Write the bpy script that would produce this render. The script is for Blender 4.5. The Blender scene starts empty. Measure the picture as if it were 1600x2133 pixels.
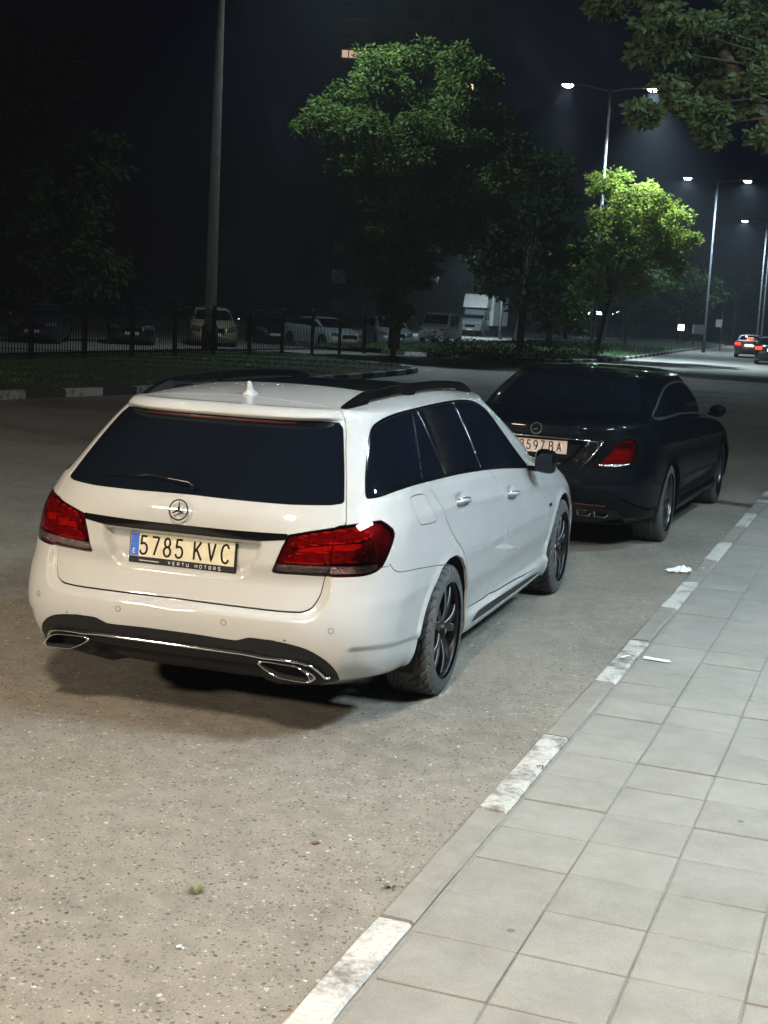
import bpy, bmesh, math, random
import numpy as np
from mathutils import Matrix, Vector
random.seed(7); rng=np.random.default_rng(7)
SC=bpy.context.scene; COL=SC.collection
# ------------------------------------------------------------------ camera
CAM=(2.687,-5.337,1.884); YAW,PITCH,ROLL=.31455,-.14477,.0523; FPX=2902.2
def cam_axes():
    cy,sy=math.cos(YAW),math.sin(YAW); cp,sp=math.cos(PITCH),math.sin(PITCH)
    f=np.array([-sy*cp,cy*cp,sp]); r=np.array([cy,sy,0.]); u=np.cross(r,f); c,s=math.cos(ROLL),math.sin(ROLL)
    return c*r+s*u,-s*r+c*u,f
_r,_u,_f=cam_axes()
cd=bpy.data.cameras.new('camera'); co=bpy.data.objects.new('camera',cd); COL.objects.link(co); SC.camera=co
cd.sensor_fit='VERTICAL'; cd.sensor_height=24; cd.lens=FPX/2133*24; cd.clip_start=.05; cd.clip_end=2000
co.matrix_world=Matrix([[_r[0],_u[0],-_f[0],CAM[0]],[_r[1],_u[1],-_f[1],CAM[1]],[_r[2],_u[2],-_f[2],CAM[2]],[0,0,0,1]])
# ------------------------------------------------------------------ night sky
W=bpy.data.worlds.new('World'); SC.world=W; W.use_nodes=True; nt=W.node_tree
sky=nt.nodes.new('ShaderNodeTexSky'); sky.sky_type='NISHITA'; sky.sun_disc=False
sky.sun_elevation=math.radians(-3.0); sky.sun_rotation=math.radians(58); sky.air_density=1.0; sky.dust_density=.2; sky.ozone_density=6.0
bg=nt.nodes['Background']; nt.links.new(sky.outputs[0],bg.inputs[0]); bg.inputs[1].default_value=.04
SC.view_settings.view_transform='Standard'; SC.view_settings.look='None'; SC.view_settings.exposure=.35; SC.view_settings.gamma=1
SC.render.engine='CYCLES'; SC.cycles.use_denoising=True; SC.cycles.max_bounces=5; SC.cycles.diffuse_bounces=3; SC.cycles.glossy_bounces=3; SC.cycles.transparent_max_bounces=12
SC.cycles.sample_clamp_indirect=4; SC.cycles.caustics_reflective=False; SC.cycles.caustics_refractive=False
# ---------------------------------------------------------------- numeric helpers
def pch(xs, ys):
    xs=np.asarray(xs,float); ys=np.asarray(ys,float)
    h=np.diff(xs); d=np.diff(ys)/h; m=np.zeros_like(ys)
    m[1:-1]=np.where(d[:-1]*d[1:]>0, 2*d[:-1]*d[1:]/(d[:-1]+d[1:]+1e-30)*1.0, 0)
    m[0]=d[0]; m[-1]=d[-1]
    def f(x):
        x=np.clip(np.asarray(x,float),xs[0],xs[-1]); i=np.clip(np.searchsorted(xs,x)-1,0,len(h)-1)
        t=(x-xs[i])/h[i]; t2=t*t; t3=t2*t
        return (2*t3-3*t2+1)*ys[i]+(t3-2*t2+t)*h[i]*m[i]+(3*t2-2*t3)*ys[i+1]+(t3-t2)*h[i]*m[i+1]
    return f
def sstep(a,b,x):
    t=np.clip((x-a)/(b-a),0,1); return t*t*(3-2*t)
def bspline_rows(C, idx, pia=3):
    """cubic B-spline through rows C (R,...) evaluated at real row indices idx, nearly interpolating"""
    C=np.asarray(C,float); R=len(C)
    def ev(P,t):
        Q=np.concatenate([2*P[:1]-P[1:2],P,2*P[-1:]-P[-2:-1]])
        i=np.clip(np.floor(t).astype(int),0,R-2); u=t-i
        sh=(len(t),)+(1,)*(C.ndim-1); u=u.reshape(sh)
        return ((1-u)**3*Q[i]+(3*u**3-6*u*u+4)*Q[i+1]+(-3*u**3+3*u*u+3*u+1)*Q[i+2]+u**3*Q[i+3])/6
    P=C.copy(); k=np.arange(R,dtype=float)
    for _ in range(pia): P=P+(C-ev(P,k))
    return ev(P,np.asarray(idx,float))
def catmull(pts, n=8, closed=False):
    """smooth polyline through pts; a point written (x,y,1) is a sharp corner"""
    P=[np.array(p[:2],float) for p in pts]; sh=[len(p)>2 for p in pts]; N=len(P); out=[]
    for i in range(N if closed else N-1):
        p1,p2=P[i],P[(i+1)%N]
        p0=P[i-1] if (closed or i>0) else 2*p1-p2
        p3=P[(i+2)%N] if (closed or i+2<N) else 2*p2-p1
        L=np.linalg.norm(p2-p1)
        m1=(p2-p0)/(np.linalg.norm(p2-p1)+np.linalg.norm(p1-p0)+1e-9)*L if not sh[i] else (p2-p1)
        m2=(p3-p1)/(np.linalg.norm(p3-p2)+np.linalg.norm(p2-p1)+1e-9)*L if not sh[(i+1)%N] else (p2-p1)
        for k in range(n):
            t=k/n; out.append((2*t**3-3*t*t+1)*p1+(t**3-2*t*t+t)*m1+(3*t*t-2*t**3)*p2+(t**3-t*t)*m2)
    if not closed: out.append(P[-1])
    return np.array(out)
def sd_line(P, L):
    d=np.full(len(P),1e9)
    for a,b in zip(L[:-1],L[1:]):
        e=b-a; t=np.clip(((P-a)@e)/(e@e+1e-18),0,1); q=P-a-t[:,None]*e
        d=np.minimum(d,q[:,0]**2+q[:,1]**2)
    return np.sqrt(d)
def sd_poly(P, L):
    P=np.asarray(P,float); L=np.asarray(L,float)
    d=sd_line(P,np.vstack([L,L[:1]])); c=np.zeros(len(P),bool)
    for a,b in zip(L,np.roll(L,-1,0)):
        m=(a[1]>P[:,1])!=(b[1]>P[:,1])
        with np.errstate(all='ignore'):
            c^=m&(P[:,0]<(b[0]-a[0])*(P[:,1]-a[1])/(b[1]-a[1])+a[0])
    return np.where(c,-d,d)
# ---------------------------------------------------------------- cuttable triangle mesh
class TM:
    def __init__(s,V,N,F): s.V,s.N,s.F=V,N,F
    @property
    def sz(s): return np.stack([np.abs(s.V[:,0])+s.V[:,1],s.V[:,2]],-1)
    @property
    def xz(s): return s.V[:,[0,2]]
    @property
    def xy(s): return s.V[:,:2]
    @property
    def yz(s): return s.V[:,1:]
    def compact(s):
        if len(s.F)==0: return TM(np.zeros((0,3)),np.zeros((0,3)),np.zeros((0,3),int))
        u,inv=np.unique(s.F,return_inverse=True); return TM(s.V[u],s.N[u],inv.reshape(-1,3))
    def copy(s): return TM(s.V.copy(),s.N.copy(),s.F.copy())
def cut(M,d):
    """-> (part with d<0, part with d>0)"""
    d=np.where(np.abs(d)<1e-6,1e-6,d); F=M.F
    if len(F)==0: return M,M
    s=d[F]>0; k=s.sum(1); ins=[F[k==0]]; outs=[F[k==3]]
    V,N=[M.V],[M.N]; mx=np.where((k==1)|(k==2))[0]
    if len(mx):
        f=F[mx]; sf=s[mx]; kk=k[mx]
        lone=np.where(kk==1,np.argmax(sf,1),np.argmin(sf,1))
        r=np.arange(len(f)); a=f[r,lone]; b=f[r,(lone+1)%3]; c=f[r,(lone+2)%3]
        e=np.concatenate([np.stack([a,b],1),np.stack([a,c],1)]); e=np.sort(e,1)
        u,inv=np.unique(e,axis=0,return_inverse=True); inv=inv.ravel()
        t=(d[u[:,0]]/(d[u[:,0]]-d[u[:,1]]))[:,None]
        V.append(M.V[u[:,0]]*(1-t)+M.V[u[:,1]]*t); n=M.N[u[:,0]]*(1-t)+M.N[u[:,1]]*t
        N.append(n/np.linalg.norm(n,axis=1,keepdims=True))
        p=inv[:len(f)]+len(M.V); q=inv[len(f):]+len(M.V)
        tri=np.stack([a,p,q],1); q1=np.stack([p,b,c],1); q2=np.stack([p,c,q],1)
        lp=kk==1
        outs+=[tri[lp],q1[~lp],q2[~lp]]; ins+=[tri[~lp],q1[lp],q2[lp]]
    V=np.vstack(V); N=np.vstack(N)
    return TM(V,N,np.vstack(ins)).compact(),TM(V,N,np.vstack(outs)).compact()
def largest(M):
    p=np.arange(len(M.V))
    while True:
        q=p.copy(); m=p[M.F].min(1)
        for k in range(3): np.minimum.at(q,M.F[:,k],m)
        q=q[q]
        if (q==p).all(): break
        p=q
    if len(M.F)==0: return M
    u,c=np.unique(p[M.F[:,0]],return_counts=True); return TM(M.V,M.N,M.F[p[M.F[:,0]]==u[np.argmax(c)]]).compact()
def mirror(M):
    V=M.V*[-1,1,1]; N=M.N*[-1,1,1]; return TM(V,N,M.F[:,::-1])
def join(*Ms):
    V=[];N=[];F=[];o=0
    for m in Ms: V.append(m.V);N.append(m.N);F.append(m.F+o);o+=len(m.V)
    return TM(np.vstack(V),np.vstack(N),np.vstack(F))
def both(M):
    """mirror a right half across x=0 and weld the seam"""
    c=np.abs(M.V[:,0])<1e-5; n=len(M.V); M.N[c,0]=0
    mp=np.where(c,np.arange(n),np.arange(n)+n)
    return TM(np.vstack([M.V,M.V*[-1,1,1]]),np.vstack([M.N,M.N*[-1,1,1]]),np.vstack([M.F,mp[M.F][:,::-1]])).compact()
def flange(M,depth=.014,ch=.0016,seam=True):
    """turn the open edges of a panel inwards (small chamfer, then a return)"""
    F=M.F; e=np.concatenate([F[:,[0,1]],F[:,[1,2]],F[:,[2,0]]]); k=np.sort(e,1)
    u,i,c=np.unique(k,axis=0,return_index=True,return_counts=True); e=e[i[c==1]]
    if seam: e=e[~((np.abs(M.V[e[:,0],0])<1e-5)&(np.abs(M.V[e[:,1],0])<1e-5))]
    if len(e)==0: return M
    b,inv=np.unique(e,return_inverse=True); inv=inv.reshape(-1,2)
    P=M.V[b]; n=M.N[b]
    # outward in-surface direction
    t=M.V[e[:,1]]-M.V[e[:,0]]; o=np.cross(t,M.N[e[:,0]]+M.N[e[:,1]]); o/=np.linalg.norm(o,axis=1,keepdims=True)+1e-12
    O=np.zeros_like(P); np.add.at(O,inv[:,0],o); np.add.at(O,inv[:,1],o); O/=np.linalg.norm(O,axis=1,keepdims=True)+1e-12
    r0=P; r1=P+O*ch-n*ch; r2=r1-n*depth; nc=O*.7+n*.7
    V=np.vstack([M.V,r0,r1,r1,r2]); N=np.vstack([M.N,nc,nc,O,O]); B=len(M.V); K=len(b)
    a,c_=inv[:,0],inv[:,1]; Fs=[F]
    for lo,hi in ((0,1),(2,3)):
        x0,x1,y0,y1=B+lo*K+a,B+lo*K+c_,B+hi*K+a,B+hi*K+c_
        Fs+=[np.stack([x0,y0,y1],1),np.stack([x0,y1,x1],1)]
    return TM(V,N,np.vstack(Fs))
def offset(M,d): return TM(M.V+M.N*d,M.N,M.F)
# ---------------------------------------------------------------- body shell from plan loops
def plan_loop(W,Yr,nr,Lr,Yf,nf,Lf,cr,cs,cf):
    """right half of a closed plan outline, W(y) half width; rear / side / front column counts"""
    def cap(n,L,cnt,endpoint):
        th=np.linspace(0,np.pi/2,400); x=np.sin(th)**(2/n); y=L*(1-np.cos(th)**(2/n))
        l=np.concatenate([[0],np.cumsum(np.hypot(np.diff(x*.85),np.diff(y)))]); q=np.linspace(0,l[-1],cnt,endpoint=endpoint)
        return np.interp(q,l,x),np.interp(q,l,y)
    x1,y1=cap(nr,Lr,cr,False); x3,y3=cap(nf,Lf,cf,True); x3=x3[::-1]; y3=Yf-y3[::-1]
    y1=Yr+y1; y2=np.linspace(Yr+Lr,Yf-Lf,cs,endpoint=False)
    y=np.concatenate([y1,y2,y3]); x=np.concatenate([x1,np.ones(cs),x3])
    return x,y
def grid_normals(G):
    du=np.gradient(G,axis=1); dv=np.gradient(G,axis=0); n=np.cross(du,dv)
    l=np.linalg.norm(n,axis=2,keepdims=True); n=n/np.maximum(l,1e-12)
    n[-1]=(0,0,1); bad=(l[...,0]<1e-10); n[bad]=(0,0,1)
    return n
def grid_tm(G):
    R,C=G.shape[:2]; n=grid_normals(G); i=np.arange(R*C).reshape(R,C)
    a,b,c,d=i[:-1,:-1].ravel(),i[:-1,1:].ravel(),i[1:,1:].ravel(),i[1:,:-1].ravel()
    return TM(G.reshape(-1,3),n.reshape(-1,3),np.vstack([np.stack([a,b,c],1),np.stack([a,c,d],1)]))
# ------------------------------------------------------------------ blender helpers
def tag(o,label=None,cat=None,group=None,kind=None):
    if label: o['label']=label
    if cat: o['category']=cat
    if group: o['group']=group
    if kind: o['kind']=kind
    return o
def empty(name,loc=(0,0,0),rz=0):
    o=bpy.data.objects.new(name,None); COL.objects.link(o); o.location=loc; o.rotation_euler=(0,0,rz); o.empty_display_size=.2; return o
def link(name,me,parent=None,loc=None,rot=None):
    o=bpy.data.objects.new(name,me); COL.objects.link(o)
    if parent: o.parent=parent
    if loc is not None: o.location=loc
    if rot is not None: o.rotation_euler=rot
    return o
def mesh_data(name,V,F,mats,smooth=False,N=None,mi=None):
    V=np.asarray(V,float); me=bpy.data.meshes.new(name)
    if isinstance(F,np.ndarray):
        n,k=F.shape; me.vertices.add(len(V)); me.vertices.foreach_set('co',V.ravel())
        me.loops.add(n*k); me.loops.foreach_set('vertex_index',F.ravel().astype(np.int32))
        me.polygons.add(n); me.polygons.foreach_set('loop_start',np.arange(0,n*k,k,dtype=np.int32)); me.update(calc_edges=True); me.validate()
    else:
        me.from_pydata(V.tolist(),[],F); me.update()
    for m in (mats if isinstance(mats,(list,tuple)) else [mats]): me.materials.append(m)
    if mi is not None and len(mi)==len(me.polygons): me.polygons.foreach_set('material_index',np.asarray(mi,np.int32))
    me.polygons.foreach_set('use_smooth',np.full(len(me.polygons),bool(smooth)))
    if N is not None and len(me.vertices)==len(N): me.normals_split_custom_set_from_vertices(np.asarray(N).tolist())
    return me
def tm_obj(name,M,mat,parent=None,fl=.014,seam=True):
    if fl: M=flange(M,fl,seam=seam)
    return link(name,mesh_data(name,M.V,M.F,mat,True,M.N),parent)
class MB:
    """collects boxes, tubes, lathes ... into one mesh"""
    def __init__(s): s.V=[]; s.F=[]; s.mi=[]; s.m=0
    def add(s,V,F):
        b=len(s.V); s.V+= [tuple(map(float,v)) for v in V]; s.F+=[tuple(i+b for i in f) for f in F]; s.mi+=[s.m]*len(F); return s
    def box(s,c,d,R=None,taper=1.0):
        x,y,z=[q/2 for q in d]; P=[(-x,-y,-z),(x,-y,-z),(x,y,-z),(-x,y,-z),(-x*taper,-y*taper,z),(x*taper,-y*taper,z),(x*taper,y*taper,z),(-x*taper,y*taper,z)]
        P=np.array(P)
        if R is not None: P=P@np.array(R).T
        return s.add(P+np.array(c),[(3,2,1,0),(4,5,6,7),(0,1,5,4),(1,2,6,5),(2,3,7,6),(3,0,4,7)])
    def tube(s,pts,r,n=8,cap=True,flat=None,up=None):
        pts=[np.array(p,float) for p in pts]; rs=r if hasattr(r,'__len__') else [r]*len(pts); V=[];F=[]
        ref=np.array(up if up is not None else (0,0,1.)); 
        for i,p in enumerate(pts):
            t=pts[min(i+1,len(pts)-1)]-pts[max(i-1,0)]; t=t/(np.linalg.norm(t)+1e-12)
            a=np.cross(t,ref)
            if np.linalg.norm(a)<1e-3: a=np.cross(t,(1,.1,0))
            a/=np.linalg.norm(a); b=np.cross(a,t); fb=flat if flat else 1
            for k in range(n):
                w=2*math.pi*k/n; V.append(p+rs[i]*(math.cos(w)*a+math.sin(w)*b*fb))
        for i in range(len(pts)-1):
            for k in range(n): F.append((i*n+k,i*n+(k+1)%n,(i+1)*n+(k+1)%n,(i+1)*n+k))
        if cap: F.append(tuple(range(n))[::-1]); F.append(tuple((len(pts)-1)*n+k for k in range(n)))
        return s.add(V,F)
    def lathe(s,prof,n=32,axis='z',c=(0,0,0)):
        V=[];F=[]
        for k in range(n):
            w=2*math.pi*k/n; cw,sw=math.cos(w),math.sin(w)
            for r,h in prof: V.append((r*cw,r*sw,h) if axis=='z' else ((h,r*cw,r*sw) if axis=='x' else (r*sw,h,r*cw)))
        m=len(prof)
        for k in range(n):
            for i in range(m-1): F.append((k*m+i,((k+1)%n)*m+i,((k+1)%n)*m+i+1,k*m+i+1))
        return s.add(np.array(V)+np.array(c),F)
    def prism(s,poly,a,b):
        """poly 2-D points mapped by a(p)->3D front and b(p)->3D back"""
        n=len(poly); V=[a(p) for p in poly]+[b(p) for p in poly]
        return s.add(V,[tuple(range(n)),tuple(range(2*n-1,n-1,-1))]+[(i,i+n,(i+1)%n+n,(i+1)%n) for i in range(n)])
    def data(s,name,mats,smooth=False): return mesh_data(name,np.array(s.V),s.F,mats,smooth,None,s.mi)
    def build(s,name,mats,parent=None,smooth=False,loc=None,rot=None,bevel=0):
        me=s.data(name,mats,smooth)
        if bevel:
            bm=bmesh.new(); bm.from_mesh(me); bmesh.ops.recalc_face_normals(bm,faces=bm.faces)
            bmesh.ops.bevel(bm,geom=[e for e in bm.edges],offset=bevel,segments=2,affect='EDGES',profile=.5); bm.to_mesh(me); bm.free()
        return link(name,me,parent,loc,rot)
def copy_tree(o,parent=None):
    c=o.copy(); COL.objects.link(c); c.parent=parent
    for ch in [x for x in bpy.data.objects if x.parent==o]: copy_tree(ch,c)
    return c
def rotz(a): c,s=math.cos(a),math.sin(a); return np.array([[c,-s,0],[s,c,0],[0,0,1]])
# ------------------------------------------------------------------ materials (all procedural)
def new_mat(name):
    m=bpy.data.materials.new(name); m.use_nodes=True; return m,m.node_tree,m.node_tree.nodes['Principled BSDF']
def nd(nt,t,**kw):
    n=nt.nodes.new(t)
    for k,v in kw.items():
        if k.startswith('i_'): n.inputs[int(k[2:])].default_value=v
        elif k.startswith('n_'): n.inputs[k[2:].replace('_',' ')].default_value=v
        else: setattr(n,k,v)
    return n
def ramp(nt,stops,interp='LINEAR'):
    r=nt.nodes.new('ShaderNodeValToRGB'); e=r.color_ramp; e.interpolation=interp
    while len(e.elements)<len(stops): e.elements.new(.5)
    for q,(p,c) in zip(e.elements,stops): q.position=p; q.color=(*c,1) if len(c)==3 else c
    return r
def coords(nt,scale=1,obj=True):
    t=nt.nodes.new('ShaderNodeTexCoord'); m=nt.nodes.new('ShaderNodeMapping'); m.inputs['Scale'].default_value=(scale,)*3 if not hasattr(scale,'__len__') else scale
    nt.links.new(t.outputs['Object'],m.inputs[0]); return m
def wcoords(nt,scale=1):
    g=nt.nodes.new('ShaderNodeNewGeometry'); m=nt.nodes.new('ShaderNodeMapping'); m.inputs['Scale'].default_value=(scale,)*3 if not hasattr(scale,'__len__') else scale
    nt.links.new(g.outputs['Position'],m.inputs[0]); return m
def simple(name,col,rough=.5,metal=0,coat=0,var=.12,scale=6,bump=0,bscale=60,spec=.5,rvar=.1,trans=0):
    """principled with a little uneven colour, roughness and relief"""
    m,nt,p=new_mat(name); c=coords(nt,1); n=nd(nt,'ShaderNodeTexNoise',n_Scale=scale,n_Detail=5.0); nt.links.new(c.outputs[0],n.inputs['Vector'])
    lo=tuple(max(0,x*(1-var)) for x in col); hi=tuple(min(1,x*(1+var)) for x in col)
    r=ramp(nt,[(.3,lo),(.7,hi)]); nt.links.new(n.outputs[0],r.inputs[0]); nt.links.new(r.outputs[0],p.inputs['Base Color'])
    mr=nd(nt,'ShaderNodeMapRange'); mr.inputs[3].default_value=max(.01,rough-rvar*rough); mr.inputs[4].default_value=min(1,rough+rvar*rough); nt.links.new(n.outputs[0],mr.inputs[0]); nt.links.new(mr.outputs[0],p.inputs['Roughness'])
    p.inputs['Metallic'].default_value=metal; p.inputs['Coat Weight'].default_value=coat; p.inputs['Coat Roughness'].default_value=.03; p.inputs['Specular IOR Level'].default_value=spec
    if bump:
        b=nd(nt,'ShaderNodeTexNoise',n_Scale=bscale,n_Detail=3.0); nt.links.new(c.outputs[0],b.inputs['Vector']); bn=nd(nt,'ShaderNodeBump'); bn.inputs['Strength'].default_value=bump; bn.inputs['Distance'].default_value=.01
        nt.links.new(b.outputs[0],bn.inputs['Height']); nt.links.new(bn.outputs[0],p.inputs['Normal'])
    return m
def emis(name,col,s):
    m,nt,p=new_mat(name); p.inputs['Base Color'].default_value=(*[min(1,c) for c in col],1); p.inputs['Emission Color'].default_value=(*col,1); p.inputs['Emission Strength'].default_value=s; m.cycles.emission_sampling='NONE'; return m
def lens(name,tint,rough=.02):
    """coloured clear plastic over a lamp"""
    m,nt,p=new_mat(name); nt.nodes.remove(p); out=nt.nodes['Material Output']
    t=nd(nt,'ShaderNodeBsdfTransparent'); t.inputs[0].default_value=(*tint,1); g=nd(nt,'ShaderNodeBsdfGlossy'); g.inputs['Roughness'].default_value=rough
    f=nd(nt,'ShaderNodeFresnel'); f.inputs[0].default_value=1.5; mx=nd(nt,'ShaderNodeMixShader')
    nt.links.new(f.outputs[0],mx.inputs[0]); nt.links.new(t.outputs[0],mx.inputs[1]); nt.links.new(g.outputs[0],mx.inputs[2]); nt.links.new(mx.outputs[0],out.inputs[0]); return m
MT={}
MT['white_paint']=simple('white_paint',(.44,.44,.432),.45,0,1,.03,3,0,rvar=.15,spec=.12)
MT['black_paint']=simple('black_paint',(.0018,.003,.0055),.5,0,.32,.2,5,spec=.04)
MT['gloss_black']=simple('gloss_black',(.004,.004,.005),.10,0,0,.2,8,spec=.38)
MT['satin_black']=simple('satin_black',(.009,.0095,.011),.42,0,0,.2,12,.15,150,spec=.3)
MT['matte_black']=simple('matte_black',(.008,.008,.008),.85,0,0,.2,8)
MT['tint_glass']=simple('tint_glass',(.004,.006,.010),.03,0,0,.1,2,0,spec=.38)
MT['chrome']=simple('chrome',(.82,.82,.83),.07,1,0,.03,20)
MT['dark_chrome']=simple('dark_chrome',(.25,.25,.26),.18,1,0,.1,20)
MT['black_chrome']=simple('black_chrome',(.04,.035,.035),.2,.9,0,.1,20)
MT['mirror_dark']=simple('mirror_dark',(.05,.055,.06),.05,1,0,.1,20)
MT['guide_edge']=simple('guide_edge',(1.0,.22,.18),.3,0,.3,.2,30)
MT['satin_chrome']=simple('satin_chrome',(.20,.20,.21),.35,.9,0,.05,20)
MT['disc_dark']=simple('disc_dark',(.05,.05,.05),.6,.6,0,.3,20)
MT['rubber']=simple('rubber',(.070,.069,.067),.7,0,0,.10,9,.08,160)
MT['rim_black']=simple('rim_black',(.008,.008,.009),.4,0,0,.2,10,spec=.25)
MT['rim_edge']=simple('rim_edge',(.24,.24,.25),.5,0,0,.2,12)
MT['rim_grey']=simple('rim_grey',(.10,.10,.11),.3,.9,.3,.15,12)
MT['steel']=simple('steel',(.35,.34,.33),.45,1,0,.3,20,.2,90)
MT['brass']=simple('brass',(.75,.55,.22),.25,1,0,.1,20)
MT['plate_white']=simple('plate_white',(.62,.57,.43),.4,0,.2,.10,30,.05,80)
MT['plate_black']=simple('plate_black',(.010,.009,.009),.6,0,0,.2,20,spec=.15)
MT['plate_blue']=simple('plate_blue',(.02,.13,.60),.4,0,.2,.15,40)
MT['plate_pink']=simple('plate_pink',(.62,.47,.40),.4,0,.2,.08,30)
MT['frame_print']=simple('frame_print',(.50,.50,.54),.5,0,0,.2,60)
MT['lamp_house']=simple('lamp_house',(.16,.016,.022),.35,.2,0,.4,30)
MT['red_reflector']=simple('red_reflector',(.40,.012,.014),.22,.35,0,.5,70,.9,160)
MT['red_glow']=simple('red_glow',(.92,.035,.022),.35,.0,.4,.25,25,.3,120)
MT['red_dark']=simple('red_dark',(.05,.002,.003),.3,.2,.4,.3,25,.3,120)
MT['clear_reflector']=simple('clear_reflector',(.65,.58,.58),.18,.85,0,.5,70,1,120)
MT['lens_red']=lens('lens_red',(.72,.16,.16)); MT['lens_smoke']=lens('lens_smoke',(.78,.68,.69)); MT['lens_clear']=lens('lens_clear',(.85,.85,.86))
# ------------------------------------------------------------------ ground materials
def road_mat():
    m,nt,p=new_mat('asphalt'); L=nt.links.new; c=wcoords(nt,1)
    big=nd(nt,'ShaderNodeTexNoise',n_Scale=.55,n_Detail=6.0,n_Roughness=.6); L(c.outputs[0],big.inputs['Vector'])
    mid=nd(nt,'ShaderNodeTexNoise',n_Scale=9.0,n_Detail=6.0); L(c.outputs[0],mid.inputs['Vector'])
    fine=nd(nt,'ShaderNodeTexNoise',n_Scale=160.0,n_Detail=3.0); L(c.outputs[0],fine.inputs['Vector'])
    base=ramp(nt,[(.3,(.198,.181,.152)),(.7,(.268,.246,.208))]); L(mid.outputs[0],base.inputs[0])
    # two sizes of embedded pebbles
    col=base.outputs[0]; hts=[]
    for sc,thr,seed in ((52,.32,0),(95,.30,3.7)):
        mp=wcoords(nt,1); mp.inputs['Location'].default_value=(seed,seed*.7,0); w=nd(nt,'ShaderNodeTexNoise',n_Scale=30.0); L(mp.outputs[0],w.inputs['Vector'])
        mixv=nd(nt,'ShaderNodeMix',data_type='VECTOR'); mixv.inputs[0].default_value=.012; L(mp.outputs[0],mixv.inputs[4]); L(w.outputs['Color'],mixv.inputs[5])
        v=nd(nt,'ShaderNodeTexVoronoi',n_Scale=float(sc)); L(mixv.outputs[1],v.inputs['Vector'])
        sep=nd(nt,'ShaderNodeSeparateColor'); L(v.outputs['Color'],sep.inputs[0])
        rad=nd(nt,'ShaderNodeMath',operation='MULTIPLY'); L(sep.outputs[1],rad.inputs[0]); rad.inputs[1].default_value=thr*1.5
        msk=nd(nt,'ShaderNodeMath',operation='LESS_THAN'); L(v.outputs['Distance'],msk.inputs[0]); L(rad.outputs[0],msk.inputs[1])
        pc=ramp(nt,[(0,(.085,.078,.072)),(.2,(.115,.104,.090)),(.30,(.16,.145,.118)),(.6,(.225,.205,.172)),(.86,(.275,.25,.21)),(.95,(.37,.335,.28)),(1,(.55,.52,.46))]); L(sep.outputs[0],pc.inputs[0])
        mx=nd(nt,'ShaderNodeMix',data_type='RGBA'); L(msk.outputs[0],mx.inputs[0]); L(col,mx.inputs[6]); L(pc.outputs[0],mx.inputs[7]); col=mx.outputs[2]; hts.append((msk,v))
    # wear and oil stains
    st=ramp(nt,[(.35,(.72,.72,.72)),(.5,(1,1,1)),(.75,(1.08,1.06,1.02))]); L(big.outputs[0],st.inputs[0]); mu=nd(nt,'ShaderNodeMix',data_type='RGBA',blend_type='MULTIPLY'); mu.inputs[0].default_value=1; L(col,mu.inputs[6]); L(st.outputs[0],mu.inputs[7])
    # scattered oil spots and the dirty gutter along the kerb
    oi=nd(nt,'ShaderNodeTexNoise',n_Scale=2.3,n_Detail=7.0,n_Roughness=.7); L(c.outputs[0],oi.inputs['Vector']); orr=ramp(nt,[(.26,(.55,.53,.5)),(.36,(1,1,1))]); L(oi.outputs[0],orr.inputs[0]); mo=nd(nt,'ShaderNodeMix',data_type='RGBA',blend_type='MULTIPLY'); mo.inputs[0].default_value=1; L(mu.outputs[2],mo.inputs[6]); L(orr.outputs[0],mo.inputs[7])
    dt=nd(nt,'ShaderNodeVectorMath',operation='DOT_PRODUCT'); L(c.outputs[0],dt.inputs[0]); dt.inputs[1].default_value=(.99939,-.03498,0); jj=nd(nt,'ShaderNodeMath',operation='MULTIPLY_ADD'); L(mid.outputs[0],jj.inputs[0]); jj.inputs[1].default_value=.16; L(dt.outputs['Value'],jj.inputs[2])
    gm=nd(nt,'ShaderNodeMapRange'); gm.inputs[1].default_value=1.565; gm.inputs[2].default_value=1.66; gm.inputs[4].default_value=.3; L(jj.outputs[0],gm.inputs[0]); gg=nd(nt,'ShaderNodeMix',data_type='RGBA'); L(gm.outputs[0],gg.inputs[0]); L(mo.outputs[2],gg.inputs[6]); gg.inputs[7].default_value=(.165,.148,.12,1); mu=gg
    gr=nd(nt,'ShaderNodeMix',data_type='RGBA',blend_type='MULTIPLY'); gr.inputs[0].default_value=.5; fr=ramp(nt,[(.3,(.6,.6,.6)),(.7,(1.25,1.25,1.25))]); L(fine.outputs[0],fr.inputs[0]); L(mu.outputs[2],gr.inputs[6]); L(fr.outputs[0],gr.inputs[7])
    L(gr.outputs[2],p.inputs['Base Color']); p.inputs['Roughness'].default_value=.72; p.inputs['Specular IOR Level'].default_value=.35
    a=nd(nt,'ShaderNodeMath',operation='ADD'); L(fine.outputs[0],a.inputs[0]); L(hts[0][0].outputs[0],a.inputs[1]); a2=nd(nt,'ShaderNodeMath',operation='ADD'); L(a.outputs[0],a2.inputs[0]); L(mid.outputs[0],a2.inputs[1])
    b=nd(nt,'ShaderNodeBump'); b.inputs['Strength'].default_value=.5; b.inputs['Distance'].default_value=.004; L(a2.outputs[0],b.inputs['Height']); L(b.outputs[0],p.inputs['Normal']); return m
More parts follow.
